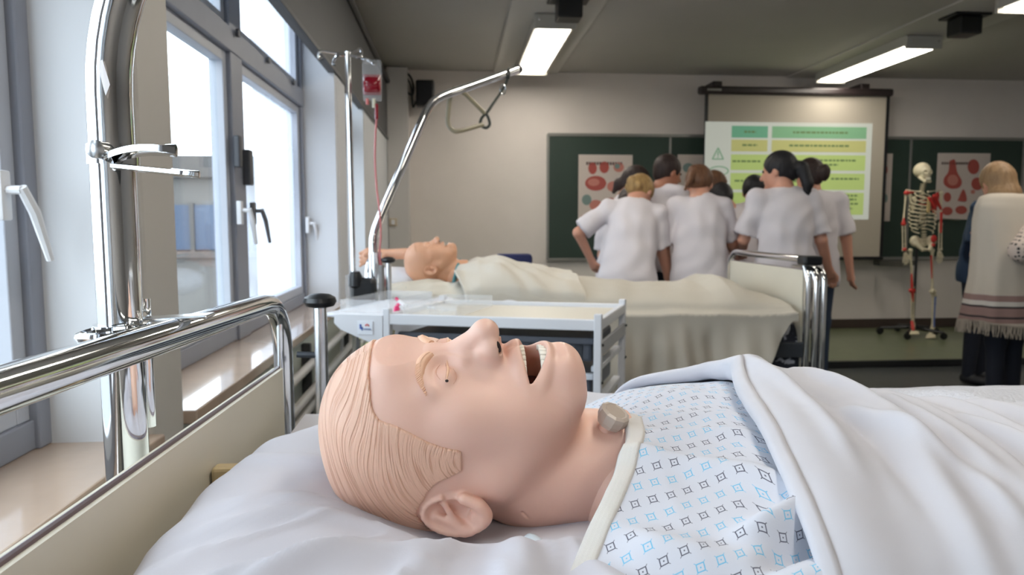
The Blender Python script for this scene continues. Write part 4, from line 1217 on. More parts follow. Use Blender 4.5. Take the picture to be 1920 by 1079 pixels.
pl = make_pillow('pillow', -.022, .660, .905, .243, .350, .056, [(.0, .67, .11, .12, .046), (.12, .67, .10, .10, .030), (.01, .575, .06, .04, .006)], 3,
                 folds=[((.03, .565), (-.20, .49), .016, .012, .02), ((-.02, .575), (-.24, .58), .012, .009, -.02), ((-.07, .62), (-.25, .66), .012, .008, .01),
                        ((.045, .555), (.03, .42), .020, .016, .01), ((.09, .56), (.12, .44), .016, .010, -.01), ((-.11, .72), (-.24, .80), .015, .009, .01), ((-.02, .52), (-.12, .38), .014, .010, .02),
                        ((-.05, .55), (-.22, .42), .010, .007, .01), ((-.10, .60), (-.22, .545), .004, .0030, .01), ((-.09, .64), (-.20, .62), .004, .0030, .008), ((.0, .56), (-.06, .44), .0045, .0035, .01), ((.06, .565), (.07, .48), .005, .004, .01), ((-.06, .565), (-.16, .47), .0045, .0032, .012), ((-.12, .70), (-.21, .73), .004, .003, .006), ((.03, .50), (.0, .38), .006, .004, .012), ((-.12, .46), (-.20, .39), .005, .003, .008)])
tag(pl, 'plump white pillow under the large manikin head on the near bed', 'pillow')
# the torso under the cloth: height of the body at (x, y)
def dome(X, Y, x_shift=0.0):
    s_ = np.clip(np.abs(Y - .70) / .285, 0, 1)
    prof = np.sqrt(np.clip(1 - s_ ** 2.5, 0, 1))
    hx = np.interp(X, [-.1, .06, .12, .17, .24, .32, .40, .46, .52, .60, .75, 1.0, 1.3, 1.55, 1.68, 1.8], [.075, .080, .098, .113, .123, .127, .126, .114, .102, .088, .075, .062, .058, .062, .10, .03])
    return .885 + hx * prof
bodym = None
# torso of the manikin (its shoulders show at the collar)
g = Grid((.08, .42, .86), (.60, .98, 1.06), .006)
g.cone((.165, .68, .935), (.25, .70, .935), .050, .045, 0)
g.ell((.33, .70, .925), (.19, .225, .068), .03)
for s_ in (-1, 1): g.ell((.225, .70 + .155 * s_, .925), (.065, .075, .050), .03)
P, Q = g.mesh('t'); link('torso', mesh_np('torso', P, Q), skin, man)

# gown
def gown_mat():
    m = mat('gown_print', rgb(222, 224, 232), .85, sheen=.1)
    nt = m.node_tree; b = nt.nodes['Principled BSDF']; L = nt.links.new
    uv = nt.nodes.new('ShaderNodeUVMap'); sp = nt.nodes.new('ShaderNodeSeparateXYZ'); L(uv.outputs[0], sp.inputs[0])
    def M(op, a, b_=None, c_=None):
        n = nt.nodes.new('ShaderNodeMath'); n.operation = op
        for i, q in enumerate((a, b_, c_)):
            if q is None: continue
            if isinstance(q, (int, float)): n.inputs[i].default_value = q
            else: L(q, n.inputs[i])
        return n.outputs[0]
    p = .0150
    U = M('DIVIDE', sp.outputs[0], p); Vv = M('DIVIDE', sp.outputs[1], p)
    row = M('FLOOR', Vv); par = M('PINGPONG', row, 1.0)
    U2 = M('ADD', U, M('MULTIPLY', par, .5))
    x = M('SUBTRACT', M('FRACT', U2), .5); y = M('SUBTRACT', M('FRACT', Vv), .5)
    ax, ay = M('ABSOLUTE', x), M('ABSOLUTE', y)
    mx = M('MAXIMUM', ax, ay)
    ring = M('MULTIPLY', M('GREATER_THAN', mx, .150), M('LESS_THAN', mx, .205))
    d1 = M('ABSOLUTE', M('SUBTRACT', ax, ay))
    tick = M('MULTIPLY', M('MULTIPLY', M('LESS_THAN', d1, .022), M('LESS_THAN', mx, .27)), M('GREATER_THAN', mx, .17))
    dot = M('LESS_THAN', mx, .035)
    k = M('MAXIMUM', M('MAXIMUM', ring, tick), dot)
    colr = nt.nodes.new('ShaderNodeMixRGB'); L(par, colr.inputs[0]); colr.inputs[1].default_value = rgb(66, 64, 82); colr.inputs[2].default_value = rgb(96, 178, 214)
    mixc = nt.nodes.new('ShaderNodeMixRGB'); L(M('MULTIPLY', k, .92), mixc.inputs[0]); mixc.inputs[1].default_value = rgb(200, 202, 212); L(colr.outputs[0], mixc.inputs[2])
    L(mixc.outputs[0], b.inputs['Base Color'])
    n2 = nt.nodes.new('ShaderNodeTexNoise'); n2.inputs['Scale'].default_value = 900; tc = nt.nodes.new('ShaderNodeTexCoord'); L(tc.outputs['Object'], n2.inputs['Vector'])
    bp = nt.nodes.new('ShaderNodeBump'); bp.inputs['Strength'].default_value = .12; bp.inputs['Distance'].default_value = .0005; L(n2.outputs[0], bp.inputs['Height']); L(bp.outputs[0], b.inputs['Normal'])
    return m
YS = [.36, .42, .465, .50, .55, .60, .66, .70, .76, .84, .92, 1.0]
X0 = [.030, .055, .075, .096, .130, .155, .171, .176, .172, .16, .14, .14]     # collar line
def gown_z(X, Y):
    x0 = np.interp(Y, YS, X0)
    z = dome(X, Y) + .004
    # the neck opening lies lower and hugs the throat
    near = np.exp(-((X - x0) / .035) ** 2)
    z = z + near * np.interp(Y, [.36, .46, .50, .55, .60, .66, .70, .76, .84, 1.0], [.0, .0, .004, .012, .014, .004, .0, -.012, -.024, -.024])
    z = z + .0030 * vnoise(X * 16, Y * 22, 11, 3) + .0016 * vnoise(X * 50, Y * 40, 12, 2)
    for f in (((.13, .585), (.27, .515), .013, .010, .012), ((.12, .50), (.24, .455), .014, .010, -.01), ((.17, .62), (.27, .60), .010, .006, .01), ((.205, .48), (.30, .535), .010, .018, -.012),
              ((.21, .455), (.30, .495), .007, -.012, 0), ((.19, .43), (.30, .455), .013, .016, .0), ((.18, .68), (.28, .655), .012, .005, .0), ((.19, .76), (.30, .72), .02, .005, .01)):
        z = z + ridge(X, Y, *f)
    return z
ny, nx = 260, 180
yy = np.linspace(.37, .985, ny)[:, None]; tt_ = np.linspace(0, 1, nx)[None, :]
xx0 = np.interp(yy, YS, X0); XX = xx0 + (.42 - xx0) * tt_; YY = yy + 0 * XX
ZZ = gown_z(XX, YY)
d_ = np.sqrt(np.diff(YY[:, :], axis=0) ** 2 + np.diff(ZZ, axis=0) ** 2)
arcv = np.concatenate([np.zeros((1, nx)), np.cumsum(d_, 0)], 0)
# print runs along diagonal threads near the shoulder, straight over the chest
uv = np.stack([XX + .10 * (YY - .5) , arcv - .35 * (XX - .2)], -1)
gown = link('patient_gown', gridmesh('patient_gown', np.stack([XX, YY, ZZ], -1)[:, ::-1], uv[:, ::-1]), gown_mat())
so = gown.modifiers.new('s', 'SOLIDIFY'); so.thickness = .0012; so.offset = -1
tag(gown, 'white patient gown printed with small blue and dark squares on the near manikin', 'gown')
# collar band: herringbone tape
ny = 160; wv = .0175
Yc = np.linspace(.375, .80, ny); Xc = np.interp(Yc, YS, X0); Xc = np.convolve(np.pad(Xc, 8, mode='edge'), np.ones(17) / 17, 'valid')
Pc = np.zeros((ny, 7, 3)); UVc = np.zeros((ny, 7, 2))
tx = np.gradient(Xc); ty = np.gradient(Yc); tl = np.hypot(tx, ty); nxn, nyn = ty / tl, -tx / tl
s_arc = np.cumsum(tl)
for q in range(7):
    f = (q / 6 - .35) * wv
    Xq, Yq = Xc + nxn * f, Yc + nyn * f
    bul = .0014 * math.sin(PI * q / 6) ** .5
    Pc[:, q] = np.stack([Xq, Yq, gown_z(np.maximum(Xq, np.interp(Yq, YS, X0)), Yq) + .0006 + bul - (.006 if q == 0 else 0)], -1)
    UVc[:, q, 0] = s_arc; UVc[:, q, 1] = f
cm = mat('collar_tape', rgb(220, 216, 212), .8)
_nt = cm.node_tree; _b = _nt.nodes['Principled BSDF']; _uv = _nt.nodes.new('ShaderNodeUVMap'); _sp = _nt.nodes.new('ShaderNodeSeparateXYZ'); _nt.links.new(_uv.outputs[0], _sp.inputs[0])
_a = _nt.nodes.new('ShaderNodeMath'); _a.operation = 'PINGPONG'; _a.inputs[1].default_value = .0018; _nt.links.new(_sp.outputs[1], _a.inputs[0])
_m = _nt.nodes.new('ShaderNodeMath'); _m.operation = 'ADD'; _nt.links.new(_sp.outputs[0], _m.inputs[0]); _nt.links.new(_a.outputs[0], _m.inputs[1])
_s = _nt.nodes.new('ShaderNodeMath'); _s.operation = 'PINGPONG'; _s.inputs[1].default_value = .0006; _nt.links.new(_m.outputs[0], _s.inputs[0])
_k = _nt.nodes.new('ShaderNodeBump'); _k.inputs['Strength'].default_value = .6; _k.inputs['Distance'].default_value = .8; _nt.links.new(_s.outputs[0], _k.inputs['Height']); _nt.links.new(_k.outputs[0], _b.inputs['Normal'])
cl = link('collar', gridmesh('collar', Pc[:, ::-1], UVc[:, ::-1]), cm, gown); tag(cl, 'cream herringbone tape collar')
so = cl.modifiers.new('s', 'SOLIDIFY'); so.thickness = .0015; so.offset = -1
# open back flap of the gown on the pillow
n = 40; FX, FY = np.meshgrid(np.linspace(.075, .15, n), np.linspace(.44, .57, n), indexing='ij')
FZ = .945 - .05 * np.clip(FX - .10, 0, 1) + .010 * vnoise(FX * 40, FY * 30, 5, 2) + .012 * np.sin(FX * 120 + FY * 40)
fl = link('back_flap', gridmesh('back_flap', np.stack([FX + .3 * (FY - .5) * -1, FY, FZ - .020], -1)), mat('pale_blue_cotton', rgb(186, 194, 200), .8), gown); tag(fl, 'pale blue grey back flap')
fl.modifiers.new('s', 'SOLIDIFY').thickness = .001

# top sheet with a turned, rolled edge
EY = [.30, .40, .46, .50, .54, .60, .66, .71, .76, .80, .83, .86, .90, .95, 1.0, 1.1]
EX = [.245, .245, .248, .252, .258, .268, .281, .294, .310, .325, .315, .285, .235, .20, .19, .19]
def sheet_z(X, Y):
    e0 = np.interp(Y, EY, EX); dx = X - e0
    z = dome(X, Y) + .012
    far = sstep(.90, 1.04, Y); z = z * (1 - far) + np.minimum(z, .905) * far
    # thick turned-down edge
    z = z + .016 * np.exp(-((dx - .030) / .034) ** 2) * np.interp(Y, [.4, .5, .7, .8, .86, .95], [.8, .9, 1.1, 1.35, 1.0, .4])
    z = z + .010 * np.exp(-((X - .325) ** 2 + (Y - .80) ** 2) / .03 ** 2)
    # draped folds across the body
    ph = (X - .18 * (Y - .5)) 
    am = sstep(.05, .13, dx) * np.interp(X, [.3, .5, .8, 1.6], [.0035, .0060, .007, .004])
    fold = np.sin(ph * 2 * PI / .085 + 2.2 * vnoise(X * 5, Y * 3, 21, 2)) + .5 * np.sin(ph * 2 * PI / .041 + 3 * vnoise(X * 6, Y * 5, 22, 2))
    z = z + am * fold * sstep(.98, .72, Y)
    for f in (((.335, .78), (.315, .52), .012, .010, .006), ((.37, .80), (.35, .50), .010, -.006, .008), ((.36, .66), (.42, .47), .012, .010, .01), ((.42, .80), (.41, .55), .012, .010, .01),
              ((.47, .74), (.44, .50), .014, .010, -.01), ((.40, .83), (.47, .80), .04, .012, 0), ((.53, .72), (.50, .46), .014, .010, .01)):
        z = z + ridge(X, Y, *f)
    z = z + .0022 * vnoise(X * 30, Y * 30, 23, 3)
    # over the side of the mattress
    return z
ny, nx = 300, 420
yv = np.concatenate([np.linspace(.26, .305, 20)[:-1], np.linspace(.305, 1.10, ny - 40), np.linspace(1.10, 1.27, 22)[1:]])[:, None]
tt_ = (np.linspace(0, 1, nx)[None, :]) ** 1.5
e0 = np.interp(yv, EY, EX); XX = e0 + (1.70 - e0) * tt_; YY = yv + 0 * XX
ZZ = sheet_z(XX, YY)
drop = sstep(.325, .27, YY) ** 1.2 * .22 + sstep(1.235, 1.27, YY) ** 1.2 * .25
ZZ = ZZ - drop
sheet = link('top_sheet', gridmesh('top_sheet', np.stack([XX, YY, ZZ], -1)[:, ::-1]), cotton)
so = sheet.modifiers.new('s', 'SOLIDIFY'); so.thickness = .002; so.offset = -1
tag(sheet, 'white cotton sheet with a folded edge drawn up to the chest on the near bed', 'sheet')
# the underside lip of the folded edge
nY = 120; Yl = np.linspace(.40, .93, nY); Pl = np.zeros((nY, 9, 3)); XL = np.interp(Yl, EY, EX)
XL = np.convolve(np.pad(XL, 3, mode='edge'), np.ones(7) / 7, 'valid')
for q in range(9):
    a_ = PI * (q / 8)
    th = np.interp(Yl, [.4, .6, .75, .8, .84, .93], [.007, .008, .011, .017, .011, .006])
    zt_ = sheet_z(XL + .016, Yl)
    Pl[:, q] = np.stack([XL + .012 - np.sin(a_) * .014, Yl, zt_ - th + np.cos(a_) * th + .0012 * vnoise(Yl * 60, Yl * 0 + q, 8, 2)], -1)
link('rolled_hem', gridmesh('rolled_hem', Pl), cotton, sheet).modifiers.new('s', 'SOLIDIFY').thickness = .001
# cellular blanket bunched at the far side of the bed
n = 90; BX, BY = np.meshgrid(np.linspace(.70, 1.65, n * 2), np.linspace(.86, 1.27, n), indexing='ij')
BZ = .895 + .045 * np.exp(-((BY - 1.02) / .13) ** 2) * sstep(.70, .80, BX) + .0035 * vnoise(BX * 20, BY * 20, 31, 3) - sstep(1.22, 1.27, BY) * .2
bk = link('folded_blanket', gridmesh('folded_blanket', np.stack([BX, BY, BZ], -1)), blanket_m); bk.modifiers.new('s', 'SOLIDIFY').thickness = .006
tag(bk, 'white cellular blanket bunched on the far side of the near bed', 'blanket')
# fitted sheet over the near mattress
n = 60; BX, BY = np.meshgrid(np.linspace(-.255, 1.73, n * 2), np.linspace(.312, 1.252, n), indexing='ij')
BZ = .874 + .002 * vnoise(BX * 14, BY * 14, 41, 3) - .1 * (sstep(.335, .312, BY) + sstep(1.23, 1.252, BY))
link('fitted_sheet', gridmesh('fitted_sheet', np.stack([BX, BY, BZ], -1)), cotton, nb) if 'nb' in globals() else None
# ------------------------------------------------------------------ far manikin, its pillow and covers
def copy_tree(o, parent=None, M=None, seen=None):
    c = o.copy(); COL.objects.link(c)
    if parent is not None: c.parent = parent
    for ch in [k for k in bpy.data.objects if k.parent == o]:
        copy_tree(ch, c)
    return c
kids = {}
fm = thing('resuscitation_manikin', 'small looking manikin lying on its back in the far bed by the window', 'manikin', (0, 0, 0))
fpos = V(805, 492, y=3.60)
a_roll, a_pitch = math.radians(-16), math.radians(0)
Rf = Matrix.Rotation(a_pitch, 4, 'Y') @ Matrix.Rotation(a_roll, 4, 'X')
c0 = Vector(HO) + MU * .12
TM = Matrix.Translation(fpos) @ Rf @ Matrix.Scale(1.04, 4) @ Matrix.Translation(-c0)
fm.matrix_world = TM @ Matrix.Translation(HO)
fm.location, fm.rotation_euler, fm.scale = TM @ HO, (Rf.to_euler()), (1.04,) * 3
skin2 = mat('manikin_skin_far', rgb(216, 164, 132), .5, sss=.08, noise=.05, nscale=18)
for o in [k for k in list(COL.objects) if k.parent == man and not k.name.startswith(('torso', 'throat_cap', 'throat_port', 'brow_hairs'))]:
    c = o.copy(); COL.objects.link(c); c.parent = fm; c.matrix_parent_inverse = man.matrix_world.inverted() if False else Matrix.Translation(-HO)
# re-colour the copied head through an object-level slot
for c in [k for k in COL.objects if k.parent == fm and k.name.startswith('head')]:
    c.material_slots[0].link = 'OBJECT'; c.material_slots[0].material = skin2
for c in [k for k in COL.objects if k.parent == fm and k.name.startswith('moulded_hair')]:
    c.material_slots[0].link = 'OBJECT'; c.material_slots[0].material = skin2
g = Grid((-.05, 3.25, .80), (.5, 4.0, 1.12), .009)
g.cone((.02, 3.58, .93), (.14, 3.60, .93), .062, .06, 0); g.ell((.25, 3.60, .90), (.17, .22, .075), .04)
P, Q = g.mesh('t'); link('torso', mesh_np('torso', P, Q), skin2, fm)
fp = make_pillow('pillow', -.06, 3.58, .865, .28, .36, .060, [(-.02, 3.60, .14, .13, .03)], 9, m=mat('cream_pillow', rgb(214, 208, 194), .9),
                 folds=[((-.05, 3.5), (-.25, 3.35), .02, .014, .02), ((.05, 3.45), (0, 3.28), .02, .012, .0)])
tag(fp, 'cream pillow under the far manikin head', 'pillow')
wp = make_pillow('pillow', -.30, 3.74, .90, .13, .20, .07, [], 14, m=mat('bright_pillow', rgb(236, 238, 244), .8)); tag(wp, 'bright white pillow propped at the head end of the far bed', 'pillow')
# practice arm lying behind the far manikin
g = Grid((-.55, 3.6, .88), (.1, 4.0, 1.10), .006)
pa, pb_, pc = V(692, 482, y=3.82), V(716, 478, y=3.84), V(762, 476, y=3.80)
g.cone(tuple(pa), tuple(pb_), .034, .026, 0).cone(tuple(pb_), tuple(pc), .028, .030, .02); g.ell(tuple(pa), (.035, .03, .05), .02)
for k in range(4): g.cone(tuple(pa + Vector((-.01, -.012, .035 - .018 * k))), tuple(pa + Vector((-.045, -.016, .020 - .022 * k))), .010, .008, .008)
g.cone(tuple(pa + Vector((.01, -.02, .02))), tuple(pa + Vector((-.02, -.045, .01))), .011, .009, .008)
P, Q = g.mesh('a'); o = link('practice_arm', mesh_np('practice_arm', P, Q), skin2); tag(o, 'pink practice arm lying on the pillow behind the far manikin head', 'practice arm')

# covers of the far bed
ZM = .80
cream = mat('cream_sheet', rgb(192, 186, 174), .9, noise=.05, nscale=4, bump=.1, bscale=500)
def far_top(X, Y):
    s_ = np.clip(np.abs(Y - 3.58) / .42, 0, 1); pr = np.sqrt(np.clip(1 - s_ ** 2.2, 0, 1))
    hx = np.interp(X, [-.1, .05, .12, .22, .35, .5, .7, .9, 1.1, 1.22, 1.31, 1.38, 1.46, 1.60], [.10, .15, .19, .20, .165, .13, .105, .09, .075, .09, .125, .105, .055, .02])
    wd = np.interp(X, [0, .3, 1.0, 1.3, 1.45, 1.7], [1, 1, .8, .7, .6, .6])
    z = ZM + .012 + hx * pr ** (1 / wd)
    z = z + .004 * np.sin((X - .3 * (Y - 3.5)) * 2 * PI / .19 + 3 * vnoise(X * 3, Y * 3, 51, 2)) * sstep(1.6, 1.2, X) * pr + .009 * vnoise(X * 8, Y * 8, 52, 3)
    return z
nx, ns = 320, 200
Xg = np.linspace(0, 1, nx)[:, None]; Sg = np.linspace(0, 1, ns)[None, :]
XX = .075 + (1.565 - .075) * Xg + 0 * Sg
lowx = np.interp(XX, [.0, .2, 1.0, 1.20, 1.33, 1.44, 1.53], [.55, .60, .60, .52, .36, .17, .04])
ly = .92
total = ly + lowx
ss_ = Sg * total
YY = np.where(ss_ < ly, 4.03 - ss_, 3.11)
over = np.clip(ss_ - ly, 0, 1)
Zt = far_top(XX, np.maximum(YY, 3.11))
edge = far_top(XX, 3.115 + 0 * YY)
fold = .020 * np.sin(XX * 2 * PI / .33 + 3 * vnoise(XX * 3, over * 2, 61, 2)) + .009 * np.sin(XX * 2 * PI / .10 + 2 * vnoise(XX * 5, over * 4, 62, 2)) + .012 * vnoise(XX * 9, over * 12, 63, 2)
YY = YY - np.where(ss_ >= ly, .012 + .055 * sstep(0, .3, over) + fold * sstep(0, .25, over), 0) - .03 * np.exp(-((ss_ - ly) / .03) ** 2) * 0
ZZ = np.where(ss_ < ly, Zt - .022 * sstep(3.19, 3.11, YY), edge - .022 - over)
fs = link('bed_sheet', gridmesh('bed_sheet', np.stack([XX + 0 * ZZ, YY, ZZ], -1)), cream)
fs.modifiers.new('s', 'SOLIDIFY').thickness = .003
tag(fs, 'creased cream sheet over the far manikin hanging down the near side of the far bed', 'sheet')
# turned-down upper part of the cover round the shoulders
n1, n2 = 110, 110
A, B = np.meshgrid(np.linspace(0, 1, n1), np.linspace(0, 1, n2), indexing='ij')
Yq = 3.96 - .82 * B; Xs = .055 + .04 * np.sin(B * 7) - .02 * B; Xq = Xs + (.60 - Xs) * A
Zq = far_top(Xq, Yq) + .016 + .006 * np.sin((Xq + .7 * (Yq - 3.5)) * 2 * PI / .16 + 4 * vnoise(Xq * 4, Yq * 4, 71, 2)) + .008 * vnoise(Xq * 18, Yq * 14, 72, 3) + .010 * np.exp(-(A / .06) ** 2) - .10 * sstep(3.20, 3.14, Yq)
o = link('draped_blanket', gridmesh('draped_blanket', np.stack([Xq, Yq, Zq], -1)), mat('ivory_blanket', rgb(202, 196, 184), .9, bump=.2, bscale=300)); o.modifiers.new('s', 'SOLIDIFY').thickness = .005
tag(o, 'ivory blanket bunched over the chest of the far manikin', 'blanket')
# teal gown edge of the far manikin
tl_ = [V(862, 488, y=3.62), V(857, 505, y=3.52), V(852, 525, y=3.46), V(846, 545, y=3.38), V(825, 553, y=3.32), V(780, 548, y=3.30), V(760, 543, y=3.3)]
pp = smooth_path(tl_, 6)
o = MB().tube(pp, .010, 8).obj('gown_edge', mat('teal_cloth', rgb(92, 146, 150), .8), None, True); tag(o, 'teal edge of the gown showing round the far manikin neck', 'gown')
g_ = gridmesh('w', np.stack([np.array([[-.12 + .42 * a, 3.16 + .13 * b, .835 + .02 * math.sin(a * 9) + .03 * b] for b in np.linspace(0, 1, 12)]) for a in np.linspace(0, 1, 40)]))
o = link('white_towel', g_, mat('towel_white', rgb(228, 228, 234), .9)); o.modifiers.new('s', 'SOLIDIFY').thickness = .02
tag(o, 'folded white towel on the near edge of the far bed below the pillow', 'towel')

# ------------------------------------------------------------------ people
skin_p = mat('skin_light', rgb(206, 152, 128), .5, sss=.05); skin_p2 = mat('skin_warm', rgb(184, 126, 100), .5, sss=.05)
tee = mat('white_tunic', rgb(218, 212, 216), .85, noise=.04, nscale=12)
jeans = mat('blue_jeans', rgb(52, 66, 88), .85, noise=.15, nscale=40); navy = mat('navy_trousers', rgb(30, 34, 48), .85, noise=.1, nscale=30); shoe_m = mat('dark_shoe', rgb(40, 40, 44), .5); white_shoe = mat('white_shoe', rgb(200, 200, 200), .5)
def hairm(name, a, b):
    m = mat(name, a, .55, spec=.4)
    nt = m.node_tree; bs = nt.nodes['Principled BSDF']
    tc = nt.nodes.new('ShaderNodeTexCoord'); mp = nt.nodes.new('ShaderNodeMapping'); mp.inputs['Scale'].default_value = (60, 60, 9)
    n = nt.nodes.new('ShaderNodeTexNoise'); n.inputs['Scale'].default_value = 1.0; n.inputs['Detail'].default_value = 3
    nt.links.new(tc.outputs['Object'], mp.inputs[0]); nt.links.new(mp.outputs[0], n.inputs['Vector'])
    x = nt.nodes.new('ShaderNodeMixRGB'); x.inputs[1].default_value = a; x.inputs[2].default_value = b; nt.links.new(n.outputs['Fac'], x.inputs[0]); nt.links.new(x.outputs[0], bs.inputs['Base Color'])
    bp = nt.nodes.new('ShaderNodeBump'); bp.inputs['Strength'].default_value = .6; bp.inputs['Distance'].default_value = .01; nt.links.new(n.outputs['Fac'], bp.inputs['Height']); nt.links.new(bp.outputs[0], bs.inputs['Normal'])
    return m
H_black = hairm('black_hair', rgb(20, 19, 22), rgb(40, 38, 42)); H_brown = hairm('brown_hair', rgb(70, 46, 34), rgb(128, 88, 60)); H_dark = hairm('dark_brown_hair', rgb(34, 26, 26), rgb(66, 50, 46))
H_blonde = hairm('blonde_hair', rgb(112, 84, 52), rgb(196, 162, 106)); H_dblonde = hairm('dark_blonde_hair', rgb(120, 92, 64), rgb(184, 150, 112))

def person(label, x, y, face, H, hair_m, style, lean=0.0, head=(0, 0), armL=None, armR=None, top=tee, bottom=jeans, sk=None, hs=.010, group=None, hem=.80, sway=0.0, fine=False, base=0.0):
    """face: direction faced in degrees, 0 = away from the viewpoint (+Y), 90 = towards -X; joints in metres"""
    sk = sk or skin_p
    s = H / 1.70
    root = thing('person', label, 'person', (x, y, base), group)
    Rz = Matrix.Rotation(math.radians(face), 3, 'Z')
    Rl = Matrix.Rotation(-math.radians(lean), 3, 'X') @ Matrix.Rotation(math.radians(sway), 3, 'Y')
    hipc = Vector((0, 0, .92 * s))
    off = Vector((x, y, base)); back = Vector((0, -.10 * math.sin(math.radians(lean)), 0))
    def up(v):        # torso point, standing coordinates -> leaned world
        return off + Rz @ (hipc + back + Rl @ (Vector(v) * s - hipc))
    def lo(v): return off + Rz @ (Vector(v) * s + back * min(1, max(0, v[2] / .9)))
    Rh = Rz @ Rl @ Matrix.Rotation(math.radians(head[0]), 3, 'Z') @ Matrix.Rotation(-math.radians(head[1]), 3, 'X')
    neck = up((0, .01, 1.47)); hc = neck + Rh @ (Vector((0, .022, .108)) * s)
    def hp(v): return hc + Rh @ (Vector(v) * s * 1.10)
    T3 = lambda v: tuple(v)
    sb = s; 
    SR = (.178 if H > 1.66 else .165)
    sh = {1: up((SR, 0, 1.385)), -1: up((-SR, 0, 1.385))}
    arms = {}
    for sd, A in ((-1, armL), (1, armR)):
        A = A or ((sd * .10, .02, -1), (sd * .02, .15, -1))
        e_ = sh[sd] + Rz @ (Vector(A[0]).normalized() * .285 * s); w_ = e_ + Rz @ (Vector(A[1]).normalized() * .245 * s)
        arms[sd] = (e_, w_, Rz @ Vector(A[1]).normalized())
    allp = [off + Vector((-.2, -.2, 0)), off + Vector((.2, .2, 0)), hc + Vector((.16, .16, .16)), hc - Vector((.16, .16, .2)), sh[1], sh[-1]] + [q for v in arms.values() for q in (v[0], v[1], v[1] + v[2] * .2)] + [lo((.12, .2, 0)), lo((-.12, -.1, 0))]
    lo_ = [min(q[i] for q in allp) - .12 for i in range(3)]; hi_ = [max(q[i] for q in allp) + .12 for i in range(3)]; lo_[2] = base - .02
    g = Grid(lo_, hi_, .0065 if fine else .0080)
    def orient(v): return v
    # head
    g.ell(T3(hp((0, -.008, .012))), (.074 * s * 1.1, .092 * s * 1.1, .098 * s * 1.1), 0, rot=Rh)
    g.ell(T3(hp((0, .030, -.035))), (.056 * s * 1.1, .062 * s * 1.1, .078 * s * 1.1), .02, rot=Rh)
    g.cone(T3(hp((0, .078, .012))), T3(hp((0, .104, -.026))), .009 * s * 1.1, .013 * s * 1.1, .010)
    g.ell(T3(hp((0, .076, -.090))), (.022 * s * 1.1, .02 * s * 1.1, .018 * s * 1.1), .015)
    g.cone(T3(hp((-.018, .083, -.055))), T3(hp((.018, .083, -.055))), .007 * s * 1.1, .007 * s * 1.1, .006)
    for sd in (-1, 1):
        g.ell(T3(hp((sd * .032, .090, .012))), (.014 * s * 1.1, .012 * s * 1.1, .010 * s * 1.1), .008, 'sub', rot=Rh)
        g.ell(T3(hp((sd * .076, -.004, -.012))), (.009 * s * 1.1, .019 * s * 1.1, .031 * s * 1.1), .004, rot=Rh)
    g.cone(T3(hp((0, -.012, -.05))), T3(up((0, -.015, 1.40))), .056 * s * 1.1, .066 * s * 1.1, .02)
    # trunk inside the clothes
    g.ell(T3(up((0, 0, 1.26))), (.145 * s, .095 * s, .19 * s), .02, rot=Rz @ Rl)
    g.ell(T3(up((0, 0, 1.02))), (.130 * s, .09 * s, .16 * s), .06, rot=Rz @ Rl)
    for sd in (-1, 1):
        g.cone(T3(up((sd * .05, 0, 1.40))), T3(sh[sd]), .05 * s, .05 * s, .03)
        e_, w_, dr = arms[sd]
        g.cone(T3(sh[sd]), T3(e_), .050 * s, .039 * s, .02); g.cone(T3(e_), T3(w_), .039 * s, .026 * s, .012)
        # hand: palm, four unequal fingers, thumb from the side of the palm
        side = dr.cross(Vector((0, 0, 1))); side = (side if side.length > .2 else Rz @ Vector((0, 1, 0))).normalized()
        pal = w_ + dr * .055 * s
        g.cone(T3(w_), T3(pal), .023 * s, .028 * s, .012); g.cone(T3(w_ + side * .012), T3(pal + side * .018), .018 * s, .018 * s, .01); g.cone(T3(w_ - side * .012), T3(pal - side * .018), .018 * s, .018 * s, .01)
        nrm = dr.cross(side).normalized() * sd
        for k, L in enumerate((.062, .072, .067, .052)):
            b0 = pal + side * (.030 - .020 * k) + dr * .018
            m1 = b0 + dr * L * .5 * s + nrm * .004; m2 = m1 + dr * L * .38 * s + nrm * L * .35
            g.cone(T3(b0), T3(m1), .0095, .0085, .003); g.cone(T3(m1), T3(m2), .0085, .0075, .002)
        th0 = w_ + dr * .02 + side * .024; th1 = th0 + dr * .035 + side * .025 + nrm * .01; th2 = th1 + dr * .028 + nrm * .012
        g.cone(T3(th0), T3(th1), .012, .0105, .006); g.cone(T3(th1), T3(th2), .0100, .0085, .003)
        g.cone(T3(lo((sd * .085, 0, .90))), T3(lo((sd * .09, .01, .49))), .075 * s, .05 * s, .04)
        g.cone(T3(lo((sd * .09, .01, .49))), T3(lo((sd * .095, -.01, .09))), .05 * s, .032 * s, .02)
    P, Q = g.mesh('body'); body = link('body', mesh_np('body', P, Q), sk, root)
    for sd in (-1, 1):
        MB().ell(T3(hp((sd * .031, .079, .012))), (.0095, .0095, .0095), None, 10, 8).obj('eye', mat('eye_dark', rgb(60, 44, 38), .2), root, True)
    # hair
    gh = Grid([c - .26 for c in hc - Vector((0, 0, .08))], [c + .26 for c in hc], .0065)
    gh.ell(T3(hp((0, -.018, .024))), (.084 * s * 1.12, .100 * s * 1.12, .100 * s * 1.12), 0, rot=Rh)
    if style in ('bob',):
        gh.cone(T3(hp((0, -.03, .0))), T3(hp((0, -.035, -.11))), .088 * s * 1.12, .080 * s * 1.12, .03); gh.ell(T3(hp((0, -.03, -.10))), (.098 * s * 1.12, .08 * s * 1.12, .06 * s * 1.12), .03, rot=Rh)
    if style in ('pony', 'lowpony', 'clip', 'bun', 'messy'):
        gh.cone(T3(hp((0, -.03, .02))), T3(hp((0, -.07, -.03))), .072 * s * 1.12, .045 * s * 1.12, .03)
    if style == 'short':
        gh.cone(T3(hp((0, -.03, .0))), T3(hp((0, -.055, -.045))), .066 * s * 1.12, .045 * s * 1.12, .03)
